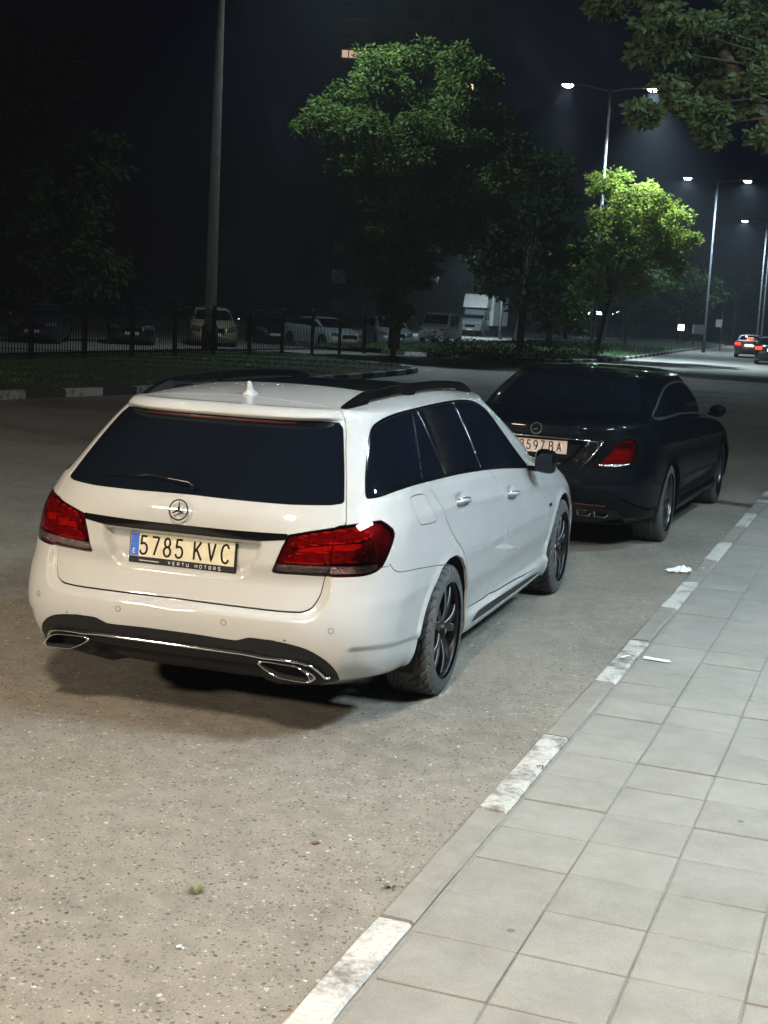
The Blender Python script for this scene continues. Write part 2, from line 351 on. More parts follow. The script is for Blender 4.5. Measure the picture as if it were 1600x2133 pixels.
def stone_mat(name,c0,c1,spots=True,scale=5):
    m,nt,p=new_mat(name); L=nt.links.new; c=wcoords(nt,1)
    n=nd(nt,'ShaderNodeTexNoise',n_Scale=float(scale),n_Detail=8.0,n_Roughness=.65); L(c.outputs[0],n.inputs['Vector']); r=ramp(nt,[(.3,c0),(.7,c1)]); L(n.outputs[0],r.inputs[0]); col=r.outputs[0]
    oi=nd(nt,'ShaderNodeObjectInfo'); mr=nd(nt,'ShaderNodeMapRange'); mr.inputs[3].default_value=.95; mr.inputs[4].default_value=1.05; L(oi.outputs['Random'],mr.inputs[0])
    mu=nd(nt,'ShaderNodeMix',data_type='RGBA',blend_type='MULTIPLY'); mu.inputs[0].default_value=1; L(col,mu.inputs[6]); L(mr.outputs[0],mu.inputs[7]); col=mu.outputs[2]
    g=nd(nt,'ShaderNodeTexNoise',n_Scale=220.0,n_Detail=2.0); L(c.outputs[0],g.inputs['Vector']); gr=ramp(nt,[(.25,(.75,.75,.75)),(.75,(1.15,1.15,1.15))]); L(g.outputs[0],gr.inputs[0]); m2=nd(nt,'ShaderNodeMix',data_type='RGBA',blend_type='MULTIPLY'); m2.inputs[0].default_value=.7; L(col,m2.inputs[6]); L(gr.outputs[0],m2.inputs[7]); col=m2.outputs[2]
    if spots:
        v=nd(nt,'ShaderNodeTexVoronoi',n_Scale=3.6); L(c.outputs[0],v.inputs['Vector']); sep=nd(nt,'ShaderNodeSeparateColor'); L(v.outputs['Color'],sep.inputs[0])
        rad=nd(nt,'ShaderNodeMapRange'); rad.inputs[1].default_value=.55; rad.inputs[2].default_value=1; rad.inputs[3].default_value=0; rad.inputs[4].default_value=.075; L(sep.outputs[0],rad.inputs[0]); ms=nd(nt,'ShaderNodeMath',operation='LESS_THAN'); L(v.outputs['Distance'],ms.inputs[0]); L(rad.outputs[0],ms.inputs[1])
        k=nd(nt,'ShaderNodeMath',operation='MULTIPLY'); L(ms.outputs[0],k.inputs[0]); k.inputs[1].default_value=.75; m3=nd(nt,'ShaderNodeMix',data_type='RGBA'); L(k.outputs[0],m3.inputs[0]); L(col,m3.inputs[6]); m3.inputs[7].default_value=(.09,.085,.085,1); col=m3.outputs[2]
    L(col,p.inputs['Base Color']); p.inputs['Roughness'].default_value=.8; p.inputs['Specular IOR Level'].default_value=.3
    b=nd(nt,'ShaderNodeBump'); b.inputs['Strength'].default_value=.35; b.inputs['Distance'].default_value=.004; L(g.outputs[0],b.inputs['Height']); L(b.outputs[0],p.inputs['Normal']); return m
def worn_paint(name,paint,under,lo=.40,hi=.50):
    m,nt,p=new_mat(name); L=nt.links.new; c=wcoords(nt,1)
    n=nd(nt,'ShaderNodeTexNoise',n_Scale=7.0,n_Detail=10.0,n_Roughness=.72); L(c.outputs[0],n.inputs['Vector']); oi=nd(nt,'ShaderNodeObjectInfo'); ad=nd(nt,'ShaderNodeMath',operation='MULTIPLY_ADD'); L(oi.outputs['Random'],ad.inputs[0]); ad.inputs[1].default_value=.10; L(n.outputs[0],ad.inputs[2])
    k=ramp(nt,[(lo+.03,(0,0,0)),(hi+.06,(1,1,1))]); L(ad.outputs[0],k.inputs[0]); g=nd(nt,'ShaderNodeTexNoise',n_Scale=60.0,n_Detail=4.0); L(c.outputs[0],g.inputs['Vector'])
    a=ramp(nt,[(.3,tuple(x*.72 for x in paint)),(.6,paint)]); L(g.outputs[0],a.inputs[0]); b=ramp(nt,[(.3,tuple(x*.75 for x in under)),(.7,under)]); L(g.outputs[0],b.inputs[0])
    mx=nd(nt,'ShaderNodeMix',data_type='RGBA'); L(k.outputs[0],mx.inputs[0]); L(b.outputs[0],mx.inputs[6]); L(a.outputs[0],mx.inputs[7]); L(mx.outputs[2],p.inputs['Base Color']); p.inputs['Roughness'].default_value=.75
    bp=nd(nt,'ShaderNodeBump'); bp.inputs['Strength'].default_value=.4; bp.inputs['Distance'].default_value=.004; L(g.outputs[0],bp.inputs['Height']); L(bp.outputs[0],p.inputs['Normal']); return m
MT['asphalt']=road_mat()
MT['tile']=stone_mat('paving_tile',(.205,.199,.180),(.275,.268,.243)); MT['joint_sand']=stone_mat('joint_sand',(.17,.163,.143),(.24,.23,.205),False,20)
MT['kerb_bare']=stone_mat('kerb_bare',(.20,.19,.168),(.265,.252,.225),False,9); MT['kerb_white']=worn_paint('kerb_white',(.50,.49,.46),(.19,.18,.165))
MT['kerb_dark']=simple('kerb_dark',(.045,.045,.045),.8,0,0,.3,8,.4,40); MT['soil']=simple('soil',(.022,.036,.010),.95,0,0,.5,3,.6,30); MT['pave_sheet']=stone_mat('pave_sheet',(.165,.16,.145),(.23,.222,.20),False,4)
# ------------------------------------------------------------------ road
def sheet(name,P,z,mat,kind='structure'):
    o=link(name,mesh_data(name,[(x,y,z) for x,y in P],[tuple(range(len(P)))],mat)); tag(o,kind=kind); return o
road=sheet('road',[(-400,-120),(400,-120),(400,700),(-400,700)],0,MT['asphalt'])
KX=lambda y:1.51+.035*(y+1.59)                     # road edge of the near kerb
KD=np.array([.035,1.0]); KD/=np.linalg.norm(KD); KE=np.array([KD[1],-KD[0]])
def kpt(s,e): p=np.array([1.51,-1.59])+KD*s+KE*e; return float(p[0]),float(p[1])
KA=-math.atan2(.035,1)
pav=sheet('pavement',[kpt(-14,.12),kpt(-14,40),kpt(300,40),kpt(300,.12)],.0935,MT['joint_sand'])
# sheet of paving beyond the tiles that can be told apart
o=sheet('pavement_far',[kpt(-14,2.02),kpt(-14,40),kpt(15.31,40),kpt(15.31,2.02)],.099,MT['pave_sheet']); o2=sheet('pavement_far',[kpt(15.31,.12),kpt(15.31,40),kpt(300,40),kpt(300,.12)],.099,MT['pave_sheet'])
TW=.3135
tmesh=[]
for v in range(6):
    mb=MB(); r=random.Random(v); mb.box((0,0,-.02),(TW-.0048-r.random()*.002,TW-.0048-r.random()*.002,.04)); me=mb.data('tile',MT['tile'])
    bm=bmesh.new(); bm.from_mesh(me); bmesh.ops.bevel(bm,geom=[e for e in bm.edges if all(q.co.z>-.01 for q in e.verts)],offset=.0025,segments=1,affect='EDGES')
    for q in bm.verts: q.co.x+=r.uniform(-.0008,.0008); q.co.y+=r.uniform(-.0008,.0008)
    bm.to_mesh(me); bm.free(); tmesh.append(me)
for i in range(-4,50):
    for j in range(6):
        if i>=46 and j>3: continue
        s=-.367+i*TW+TW/2; e=.135+j*TW+TW/2; x,y=kpt(s,e)
        t=link('tile',tmesh[random.randrange(6)],pav,(x,y,.1005+random.uniform(-.0025,.0025)),(random.uniform(-.008,.008),random.uniform(-.008,.008),KA+random.uniform(-.006,.006)+random.choice((0,math.pi/2,math.pi))))
# near kerb: metre stones, every other one painted white
kerb=empty('kerb'); tag(kerb,kind='structure')
def kerb_mesh(w,h,l,mat,seed):
    mb=MB(); r=random.Random(seed); n=7; V=[];F=[]
    prof=[(0,-.12),(.002,h-.014),(.014,h),(w-.012,h+.001),(w,h-.008),(w,-.12)]
    for k in range(n):
        y=-l/2+l*k/(n-1)
        for (x,z) in prof: V.append((x+r.uniform(-.004,.004),y+(r.uniform(-.004,.004) if 0<k<n-1 else 0),z+r.uniform(-.003,.003)*(z>0)))
    m=len(prof)
    for k in range(n-1): F+=[(k*m+i,(k+1)*m+i,(k+1)*m+i+1,k*m+i+1) for i in range(m-1)]
    F+=[tuple(range(m)),tuple((n-1)*m+i for i in range(m))[::-1]]; mb.add(V,F); return mb.data('kerb_stone',mat)
km={(c,v):kerb_mesh(.117,.104,.992,MT['kerb_white' if c else 'kerb_bare'],v+10*c) for c in (0,1) for v in range(3)}
for k in range(-4,64):
    x,y=kpt(k*1.012+.506,0); link('kerb_stone',km[(k%2,random.randrange(3))],kerb,(x,y,random.uniform(-.003,.003)),(0,0,KA+random.uniform(-.004,.004)))
# far kerbs
FK=catmull([(-12.6,2),(-11.9,8),(-11.02,15.25),(-10.3,19.06),(-9.75,25.0),(-9.55,31),(-9.75,35.2),(-10.6,37.2),(-12.5,38.2),(-16,38.5)],10)
FK2=catmull([(-16,50.5),(-12,51),(-9.3,52.5),(-8.1,56),(-7.75,62),(-7.9,75),(-8.2,88),(-8.6,110),(-9,150)],10)
fm={(c,v):kerb_mesh(.15,.15,.97,MT['kerb_white2' if c else 'kerb_dark'] if False else (MT['kerb_white'] if c else MT['kerb_dark']),v+40*c) for c in (0,1) for v in range(2)}
def run_kerb(P,name,smax):
    k=empty(name); tag(k,kind='structure'); d=np.concatenate([[0],np.cumsum(np.hypot(*np.diff(P,axis=0).T))]); i=0
    for s in np.arange(.5,min(d[-1],smax)-.5,1.0):
        x,y=[float(np.interp(s,d,P[:,q])) for q in (0,1)]; x2,y2=[float(np.interp(s+.1,d,P[:,q])) for q in (0,1)]; a=math.atan2(y2-y,x2-x)-math.pi/2
        link('kerb_stone',fm[(i%2,i%2)],k,(x,y,0),(0,0,a+math.pi)); i+=1
run_kerb(FK,'kerb_far',60); run_kerb(FK2,'kerb_island',90)
def verge(name,P):
    """gently uneven planted strip behind a kerb"""
    n=len(P); V=[];F=[];m=14
    for x,y,xo in P:
        for k in range(m):
            t=k/(m-1); V.append((x+(xo-x)*t,y,.14+.10*math.sin(t*3.1)*(t>0)+.02*math.sin(x*3+y*2+k)*(k>0)))
    for i in range(n-1): F+=[(i*m+k,i*m+k+1,(i+1)*m+k+1,(i+1)*m+k) for k in range(m-1)]
    o=link(name,mesh_data(name,V,F,MT['soil'],True)); tag(o,kind='structure'); return o
v1=[(float(np.interp(y,FK[:70,1],FK[:70,0]))-.14 if y<36.5 else -9.9-(y-36.4)*2.6,y,-19.) for y in np.arange(2,38.4,.6)]
verge('grass_verge',v1); v2=[(float(np.interp(y,FK2[20:,1],FK2[20:,0]))-.14 if y>53 else -8.9-(53-y)*3.,y,-19.) for y in np.arange(51,150,1.5)]; verge('grass_island',v2)
def blades(name,label,P,n,h,seed):
    r=np.random.default_rng(seed); P=np.array(P); i=r.integers(0,len(P),n); t=r.random(n)**.8; x=P[i,0]-.12+(P[i,2]-P[i,0])*t; y=P[i,1]+r.uniform(-.6,.6,n); z=.14+.10*np.sin(t*3.1)
    a=r.random(n)*6.28; hh=h*(.5+r.random(n)); w=.012+.012*r.random(n); lx,ly=r.normal(0,.35,n)*hh,r.normal(0,.35,n)*hh
    b=np.stack([x,y,z-.02],1); d=np.stack([np.cos(a)*w,np.sin(a)*w,0*a],1); top=b+np.stack([lx,ly,hh],1)
    V=np.stack([b-d,b+d,top],1).reshape(-1,3); F=np.arange(3*n).reshape(-1,3); o=link(name,mesh_data(name,V,F,MT['grass'])); tag(o,label,'grass',kind='stuff'); return o
MT['grass']=simple('grass',(.05,.10,.02),.7,0,0,.5,.8)
blades('grass','short mown grass on the strip before the railings',v1,60000,.05,3); blades('grass','rough grass on the island under the lit tree',v2[:30],14000,.16,4)
# pebbles standing proud of the worn asphalt
def pebbles():
    r=np.random.default_rng(11); n=3800; y=-3.2+7.5*r.random(n)**1.6; x=np.minimum(KX(y)-.03,1.6)-r.random(n)*(4.3)
    a=r.random(n)*6.28; L=.003+.0062*r.random(n)**2.2; Wd=L*(.5+.35*r.random(n)); k=7; th=np.arange(k)*2*np.pi/k
    ca,sa=np.cos(a)[:,None],np.sin(a)[:,None]; j=1+.18*r.normal(size=(n,k)); px=L[:,None]*np.cos(th)*j; py=Wd[:,None]*np.sin(th)*j
    R0=np.stack([x[:,None]+px*ca-py*sa,y[:,None]+px*sa+py*ca,np.full((n,k),-.001)],-1); R1=R0.copy(); c=np.stack([x,y,0*x],-1)[:,None]; R1=c+(R0-c)*.72; R1[...,2]=.0016
    top=np.stack([x,y,np.full(n,.0023)],-1)[:,None]; V=np.concatenate([R0,R1,top],1).reshape(-1,3); m=2*k+1; F=[]
    for i in range(k): F.append([i,(i+1)%k,k+(i+1)%k]); F.append([i,k+(i+1)%k,k+i]); F.append([k+i,k+(i+1)%k,2*k])
    F=(np.array(F)[None]+(np.arange(n)*m)[:,None,None]).reshape(-1,3)
    pal=np.array([(.06,.056,.056),(.085,.078,.07),(.13,.115,.095),(.17,.155,.13),(.25,.225,.18),(.42,.39,.33),(.60,.57,.50),(.14,.07,.045)]); q=pal[r.choice(8,n,p=[.20,.22,.17,.13,.10,.08,.05,.05])]*(.85+.3*r.random((n,1)))
    m_,nt_,p_=new_mat('pebble'); at=nd(nt_,'ShaderNodeVertexColor'); at.layer_name='tone'; nz=nd(nt_,'ShaderNodeTexNoise',n_Scale=300.0); mx=nd(nt_,'ShaderNodeMix',data_type='RGBA',blend_type='MULTIPLY'); mx.inputs[0].default_value=.3; nt_.links.new(at.outputs[0],mx.inputs[6]); nt_.links.new(nz.outputs[0],mx.inputs[7]); nt_.links.new(mx.outputs[2],p_.inputs['Base Color']); p_.inputs['Roughness'].default_value=.6
    me=mesh_data('pebbles',V,F,m_,True); ca_=me.color_attributes.new('tone','FLOAT_COLOR','POINT'); ca_.data.foreach_set('color',np.concatenate([np.repeat(q,m,0),np.ones((n*m,1))],1).ravel())
    o=link('pebbles',me,road); tag(o,kind='stuff')
pebbles()
# ------------------------------------------------------------------ street lamps
MT['galvanised']=simple('galvanised',(.10,.105,.11),.5,.7,0,.2,10); MT['lamp_body']=simple('lamp_body',(.16,.16,.17),.5,.3,0,.2,10); MT['concrete_pole']=simple('concrete_pole',(.055,.046,.038),.95,0,0,.3,6,.3,40,spec=.02)
MT['led_cool']=emis('led_cool',(.86,.92,1.0),180); MT['led_warm']=emis('led_warm',(1.0,.74,.42),60)
COOL=(.64,.87,1.0); WARM=(1.0,.85,.66)
def lamp_post(loc,h,az,arms,label,energy,col=COOL,led='led_cool',arm=1.8,base_r=.10,top_r=.055,mat='galvanised',group=None,leds=False,light=True,tilt=-6,long=0,spread=165):
    """tapered mast with arms; each head carries its own light"""
    root=empty('street_lamp',loc,az); tag(root,label,'street lamp',group)
    mb=MB(); mb.tube([(0,0,-.1),(0,0,.9),(0,0,.95),(0,0,h)],[base_r*1.35,base_r*1.3,base_r,top_r],12); mb.build('mast',MT[mat],root,True)
    for sg in arms:
        mb=MB(); mb.tube([(0,0,h-.15),(sg*arm*.3,0,h-.02),(sg*arm*.7,0,h+.08),(sg*arm,0,h+.10)],[.035,.032,.03,.03],8); mb.build('arm',MT[mat],root,True)
        mb=MB(); mb.box((sg*(arm+.25),0,h+.10),(.62,.26,.09) if not long else (.34,long+.2,.09),None,.9); hd=mb.build('lamp_head',MT['lamp_body'],root,bevel=.012)
        if long:
            mb=MB(); mb.box((sg*(arm+.27),0,h+.046),(.20,long,.016)); mb.build('led_panel',MT[led],hd)
        elif leds:
            for i in range(5):
                for j in range(3): mb=MB(); mb.lathe([(0,0),(.014,0),(.014,.012),(0,.012)],8,'z',(sg*(arm+.05+.1*i),-.07+.07*j,h+.034)); mb.build('led',MT[led],hd)
        else: mb=MB(); mb.lathe([(.0,-.13),(.10,-.115),(.18,-.07),(.21,0)],16,'z',(0,0,0)); mb.V=[(sg*(arm+.27)+v[0]*1.25,v[1]*.65,h+.06+v[2]) for v in mb.V]; mb.build('led_bowl',MT[led],hd,True)
        if light:
            L=bpy.data.lights.new('lamp_light','AREA'); L.shape='RECTANGLE'; L.size=.45 if not long else .8; L.size_y=.2 if not long else long; L.energy=energy if not hasattr(energy,'__len__') else energy[0 if sg<0 else 1]; L.color=col; L.spread=math.radians(spread)
            o=bpy.data.objects.new('lamp_light',L); COL.objects.link(o); o.parent=root; o.location=(sg*(arm+.27),0,h-.09); o.rotation_euler=(0,math.radians(tilt)*sg,0)
    return root
G_L='twin-arm lamps along the avenue'
lamp_post((-9.25,62.6,0),12.75,.32,(-1,1),'twin-arm street lamp with lit heads rising behind the bright green tree',(250,1900),arm=1.76,group=G_L,spread=95)
lamp_post((-7.07,95,0),11.8,.32,(-1,1),'twin-arm street lamp further off, right of the bright green tree',800,group=G_L)
lamp_post((-5.75,131,0),11.6,.32,(-1,1),'distant twin-arm street lamp near the right picture edge',700,group=G_L)
lamp_post((-9.3,183,0),8.6,.32,(-1,1),'farthest twin-arm street lamp just above the traffic',1500,group=G_L,light=False)
lamp_post((-13.5,215,0),8.0,.32,(1,),'tiny single lamp left of the farthest twin lamp',1500,group=G_L,light=False)
lamp_post((-10.0,250,0),8.5,.32,(-1,),'tiniest lamp at the very end of the avenue',1500,group=G_L,light=False)
lamp_post((-3.2,95,0),13,.32,(1,),'plain grey lamp mast at the right picture edge behind the traffic',1200,light=False)
lamp_post((-18,38.1,.1),15.5,.75,(1,),'tall thick brown mast standing behind the railings',1500,arm=3.0,base_r=.20,top_r=.10,mat='concrete_pole',tilt=-26,spread=150)
lamp_post((-23.2,101,0),7.0,.32,(-1,),'added lamp hidden behind the trees to light the box truck',1000)  # no such lamp known; added to brighten the box truck
# unseen lamps outside the picture; long heads are shaped to soften shadows
lamp_post((6.9,.6,.1),6.0,0,(-1,),'unseen cool white lamp with added long head on the pavement level with the white wagon',400,arm=.5,long=2.6,tilt=-30)  # stands in for low cool light from the pavement side; long head made up
lamp_post((6.6,6.6,.1),7.6,0,(-1,),'added unseen cool white lamp on the pavement level with the dark saloon',290,arm=.6,leds=True,tilt=-16)  # second cool lamp added to soften shadows and light saloon and branches
lamp_post((-10.6,-17,.14),8.4,.7,(1,),'warm street lamp across the road behind the viewpoint',2500,WARM,'led_warm',arm=1.2,tilt=-30,long=2.6)
lamp_post((5.0,-7.0,.1),7.8,.0,(-1,),'warm lamp on the pavement behind the viewpoint',1010,WARM,'led_warm',arm=2.6,long=1.6)
# ------------------------------------------------------------------ foliage
def leaf_mat(name,c0,c1,tr=.35):
    m,nt,p=new_mat(name); L=nt.links.new; c=wcoords(nt,1); n=nd(nt,'ShaderNodeTexNoise',n_Scale=1.3,n_Detail=4.0); L(c.outputs[0],n.inputs['Vector']); v=nd(nt,'ShaderNodeTexWhiteNoise'); L(c.outputs[0],v.inputs['Vector'])
    r=ramp(nt,[(.3,c0),(.7,c1)]); L(n.outputs[0],r.inputs[0]); L(r.outputs[0],p.inputs['Base Color']); p.inputs['Roughness'].default_value=.75; p.inputs['Specular IOR Level'].default_value=.12
    t=nd(nt,'ShaderNodeBsdfTranslucent'); L(r.outputs[0],t.inputs[0]); mx=nd(nt,'ShaderNodeMixShader'); mx.inputs[0].default_value=tr; L(p.outputs[0],mx.inputs[1]); L(t.outputs[0],mx.inputs[2]); L(mx.outputs[0],nt.nodes['Material Output'].inputs[0]); return m
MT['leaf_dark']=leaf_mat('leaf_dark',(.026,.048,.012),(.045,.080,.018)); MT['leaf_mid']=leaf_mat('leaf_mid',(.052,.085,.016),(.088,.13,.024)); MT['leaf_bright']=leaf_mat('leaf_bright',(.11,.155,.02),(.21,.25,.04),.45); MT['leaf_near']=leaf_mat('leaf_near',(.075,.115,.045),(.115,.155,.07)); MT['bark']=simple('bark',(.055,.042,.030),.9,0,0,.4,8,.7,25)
def leaves(cl,per,size,seed,droop=.5,sub=16,sub_r=.42,asp=.5,fill=.9):
    r=np.random.default_rng(seed); Vs=[]
    for (x,y,z,R) in cl:
        n=int(per*max(.12,R*R)); k=max(4,int(sub*max(.3,R)))
        d=r.normal(size=(k,3)); d/=np.linalg.norm(d,axis=1,keepdims=True); sc=np.array([x,y,z])+d*R*(.35+.65*r.random((k,1))**.5)*[1,1,.85]
        i=r.integers(0,k,n); o=r.normal(size=(n,3)); o/=np.linalg.norm(o,axis=1,keepdims=True); o*=r.random((n,1))**(1/2.2)
        p=sc[i]+o*sub_r*max(.3,R**.8)*[1,1,.6]
        a=r.normal(size=(n,3)); a[:,2]=a[:,2]*.5-droop; a+=.6*o; a/=np.linalg.norm(a,axis=1,keepdims=True)
        b=np.cross(a,r.normal(size=(n,3))); b/=np.linalg.norm(b,axis=1,keepdims=True); nn=np.cross(a,b); L=size*(.6+.8*r.random((n,1))); w=L*asp
        q=np.stack([p,p+a*L*.5+b*w*.5+nn*L*.08,p+a*L,p+a*L*.5-b*w*.5+nn*L*.08],1); Vs.append(q.reshape(-1,3))
    V=np.vstack(Vs); n=len(V)//4; b=np.arange(n)[:,None]*4; return V,np.vstack([b+[0,1,2],b+[0,2,3]])
def tree(name,label,base,cl,per,size,seed,mat='leaf_dark',tr=.2,group=None,droop=.5,asp=.5,fork=.35,lt=1.0):
    root=empty(name,base); tag(root,label,'tree',group); B=np.array(base); cl=[(x-B[0],y-B[1],z-B[2],R) for x,y,z,R in cl]
    V,F=leaves(cl,per,size,seed,droop,asp=asp); link('crown',mesh_data('crown',V,F,MT[mat]),root)
    C=np.array([c[:3] for c in cl]); top=C.mean(0); mb=MB(); mb.tube([(0,0,-.2),(0,0,.3),top*[.25,.25,.35],top*[.7,.7,.8],top],[tr*1.5,tr*1.1,tr,tr*.7,tr*.4],10); mb.build('trunk',MT['bark'],root,True)
    for c in C:
        s=top*[.35,.35,fork+.12] if c[2]>top[2]*.7 else top*[.2,.2,fork]; m=(s+c)/2+np.array([0,0,.12*np.linalg.norm(c-s)]); mb=MB(); mb.tube([s,m,c],[tr*.45*lt,tr*.28*lt,tr*.08*lt],6); mb.build('limb',MT['bark'],root,True)
    return root
BIG=[(-15.43,42.00,8.28,1.27),(-16.59,42.64,8.19,0.52),(-14.23,43.02,9.51,1.62),(-13.76,44.15,10.70,0.95),(-12.93,44.45,10.41,1.30),(-11.00,43.10,9.94,1.17),(-12.73,42.02,7.74,1.75),(-12.07,45.10,8.14,1.85),(-14.16,42.22,6.59,1.10),(-13.06,42.32,5.46,1.52),(-12.47,45.11,5.54,1.51),(-10.90,43.93,6.16,1.38),(-10.55,45.58,8.05,1.41),(-9.60,44.39,6.23,1.20),(-13.98,43.17,3.98,0.78),(-13.3,42.3,3.28,0.76),(-13.30,43.14,2.46,0.70),(-15.21,44.06,7.28,0.88),(-10.98,43.88,4.80,0.86),(-12.9,42.6,1.9,.6),(-12.7,42.8,2.9,.75),(-12.4,43.2,3.8,.8)]
DARK=[(-12.12,55.13,5.12,1.89),(-10.75,55.10,3.93,1.88),(-9.91,53.21,6.66,1.41),(-9.47,55.64,2.34,1.26),(-12.6,54.05,5.6,1.3),(-11.27,54.08,8.70,1.43),(-9.71,54.78,5.18,1.24),(-10.2,53.5,8.0,1.2)]
LIT=[(-9.16,61.18,8.14,0.67),(-8.15,61.99,8.03,1.24),(-6.93,61.75,7.26,1.35),(-5.97,62.60,6.46,1.14),(-5.01,61.15,5.73,0.66),(-7.02,61.73,5.48,1.69),(-8.33,60.17,5.34,1.34),(-9.48,61.22,4.69,0.91),(-5.70,62.31,4.89,0.95),(-7.38,60.13,3.86,0.97),(-9.14,59.61,3.28,0.87),(-8.76,60.50,6.59,0.88)]
LEFT=[(-29.96,45.52,8.74,2.35),(-27.23,43.70,5.76,2.08),(-29.10,43.61,3.83,2.30),(-25.77,43.15,2.81,1.49),(-28.62,44.38,11.17,1.90),(-28.99,43.04,6.57,2.26),(-25.94,43.99,7.28,1.31)]
NEAR=[(0.49,8.32,4.81,0.30),(0.90,8.42,4.63,0.36),(1.33,8.99,4.74,0.45),(0.69,8.45,4.45,0.20),(1.06,8.87,4.31,0.38),(1.56,8.92,4.18,0.38),(0.95,8.84,3.95,0.19),(0.65,8.34,3.88,0.10),(1.38,8.3,3.75,0.27),(1.70,8.90,3.82,0.22),(0.13,8.70,4.93,0.15),(1.61,9.06,4.61,0.36),(2.3,9.2,4.6,.5),(2.6,9.0,5.3,.6),(1.5,9.0,5.4,.5)]
tree('roadside_tree','large leafy tree with a broad drooping crown beside the railings',(-13.2,43.6,.2),BIG,1500,.20,21,'leaf_mid',tr=.20,group='trees along the avenue')
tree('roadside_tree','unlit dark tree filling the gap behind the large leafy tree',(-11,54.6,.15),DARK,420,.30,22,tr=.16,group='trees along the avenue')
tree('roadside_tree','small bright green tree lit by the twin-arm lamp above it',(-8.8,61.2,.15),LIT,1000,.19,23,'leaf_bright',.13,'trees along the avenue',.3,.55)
tree('roadside_tree','shadowy tree in the dark corner behind the parked cars',(-28.3,44.2,0),LEFT,330,.32,24,tr=.22,group='trees along the avenue')
tree('roadside_tree','pale overhanging tree whose branches hang in at the top right',(3.4,9.3,.1),NEAR,6500,.085,25,'leaf_near',.12,'trees along the avenue',.35,.5,.7,.35)
FARB=[]
r_=random.Random(5)
for k,(x,y,h) in enumerate([(-15,80,7),(-13,98,8),(-17,112,9),(-12,128,8),(-20,92,8),(-24,120,10),(-9.5,150,9),(-15,150,10),(-11.5,172,9),(-9.0,195,10)]):
    cl=[(x+r_.uniform(-2,2),y+r_.uniform(-2,2),h*(.45+.5*r_.random()),1.4+r_.random()) for _ in range(7)]; tree('roadside_tree',['slim dark tree beyond the side street','dark tree behind the island lamp','rounded dark tree left of the lit signs','dark tree behind the lit signs','tall dark tree over the box truck','dark tree far behind the white van','far tree above the red tail lights','far dark tree beside the traffic','hazy tree below the farthest lamps','last hazy tree at the end of the avenue'][k],(x,y,0),cl,110,.5,60+k,tr=.16,group='trees along the avenue')
# low hedge at the side street, standing for dark shrub and tree shadow
hp=[(x,y,.40+.2*r_.random(),.5) for x,y in [(-11.2+.35*i*.4,42.2+i*.75) for i in range(22)]]; V,F=leaves(hp,900,.10,77,.1,10,.6); hg=link('hedge',mesh_data('hedge',V,F,MT['leaf_dark'])); tag(hg,'low dark hedge for shrub and tree shadow at the mouth of the side street','hedge')
for x,y,z,R in hp[::2]: mb=MB(); mb.tube([(x,y,-.05),(x+.05,y,.5)],[.03,.012],5); mb.build('hedge_stem',MT['bark'],hg)
# ------------------------------------------------------------------ railings
MT['iron']=simple('iron',(.010,.011,.011),.5,.4,0,.3,10)
def fence():
    root=empty('railings',(-16,25.1,.2)); tag(root,'black iron railings with posts along the grass strip','fence')
    P=[np.array(p) for p in [(-16.9,8.),(-16.0,25.1),(-15.6,32.7),(-14.75,44.2),(-14.6,47)]]; L=np.vstack(P); d=np.concatenate([[0],np.cumsum(np.hypot(*np.diff(L,axis=0).T))]); at=lambda s:np.array([np.interp(s,d,L[:,0]),np.interp(s,d,L[:,1])])-[-16,25.1]
    S=np.arange(0,d[-1],2.3)
    for k,s in enumerate(S):
        x,y=at(s); mb=MB(); mb.box((x,y,.72),(.09,.09,1.5)); mb.box((x,y,1.50),(.13,.13,.05),None,.5); mb.build('post',MT['iron'],root)
        if k+1<len(S):
            a,b=at(s),at(S[k+1])
            for z in (.18,1.22): mb=MB(); mb.tube([(*a,z),(*b,z)],.022,6); mb.build('rail',MT['iron'],root)
            if k%2==0: 
                c=(a+b)/2; e=(b-a)/2; mb=MB(); mb.tube([(*(c+e*t),1.22+.24*math.cos(t*math.pi/2)**.6) for t in np.linspace(-1,1,13)],.016,6); mb.build('arched_rail',MT['iron'],root)
            mb=MB()
            for t in np.arange(.05,1,.052):
                p=a+(b-a)*t; mb.box((p[0],p[1],.72),(.018,.018,1.18 if k%2 else 1.2))
            o=mb.build('bar_row',MT['iron'],root); o['kind']='stuff'
fence()
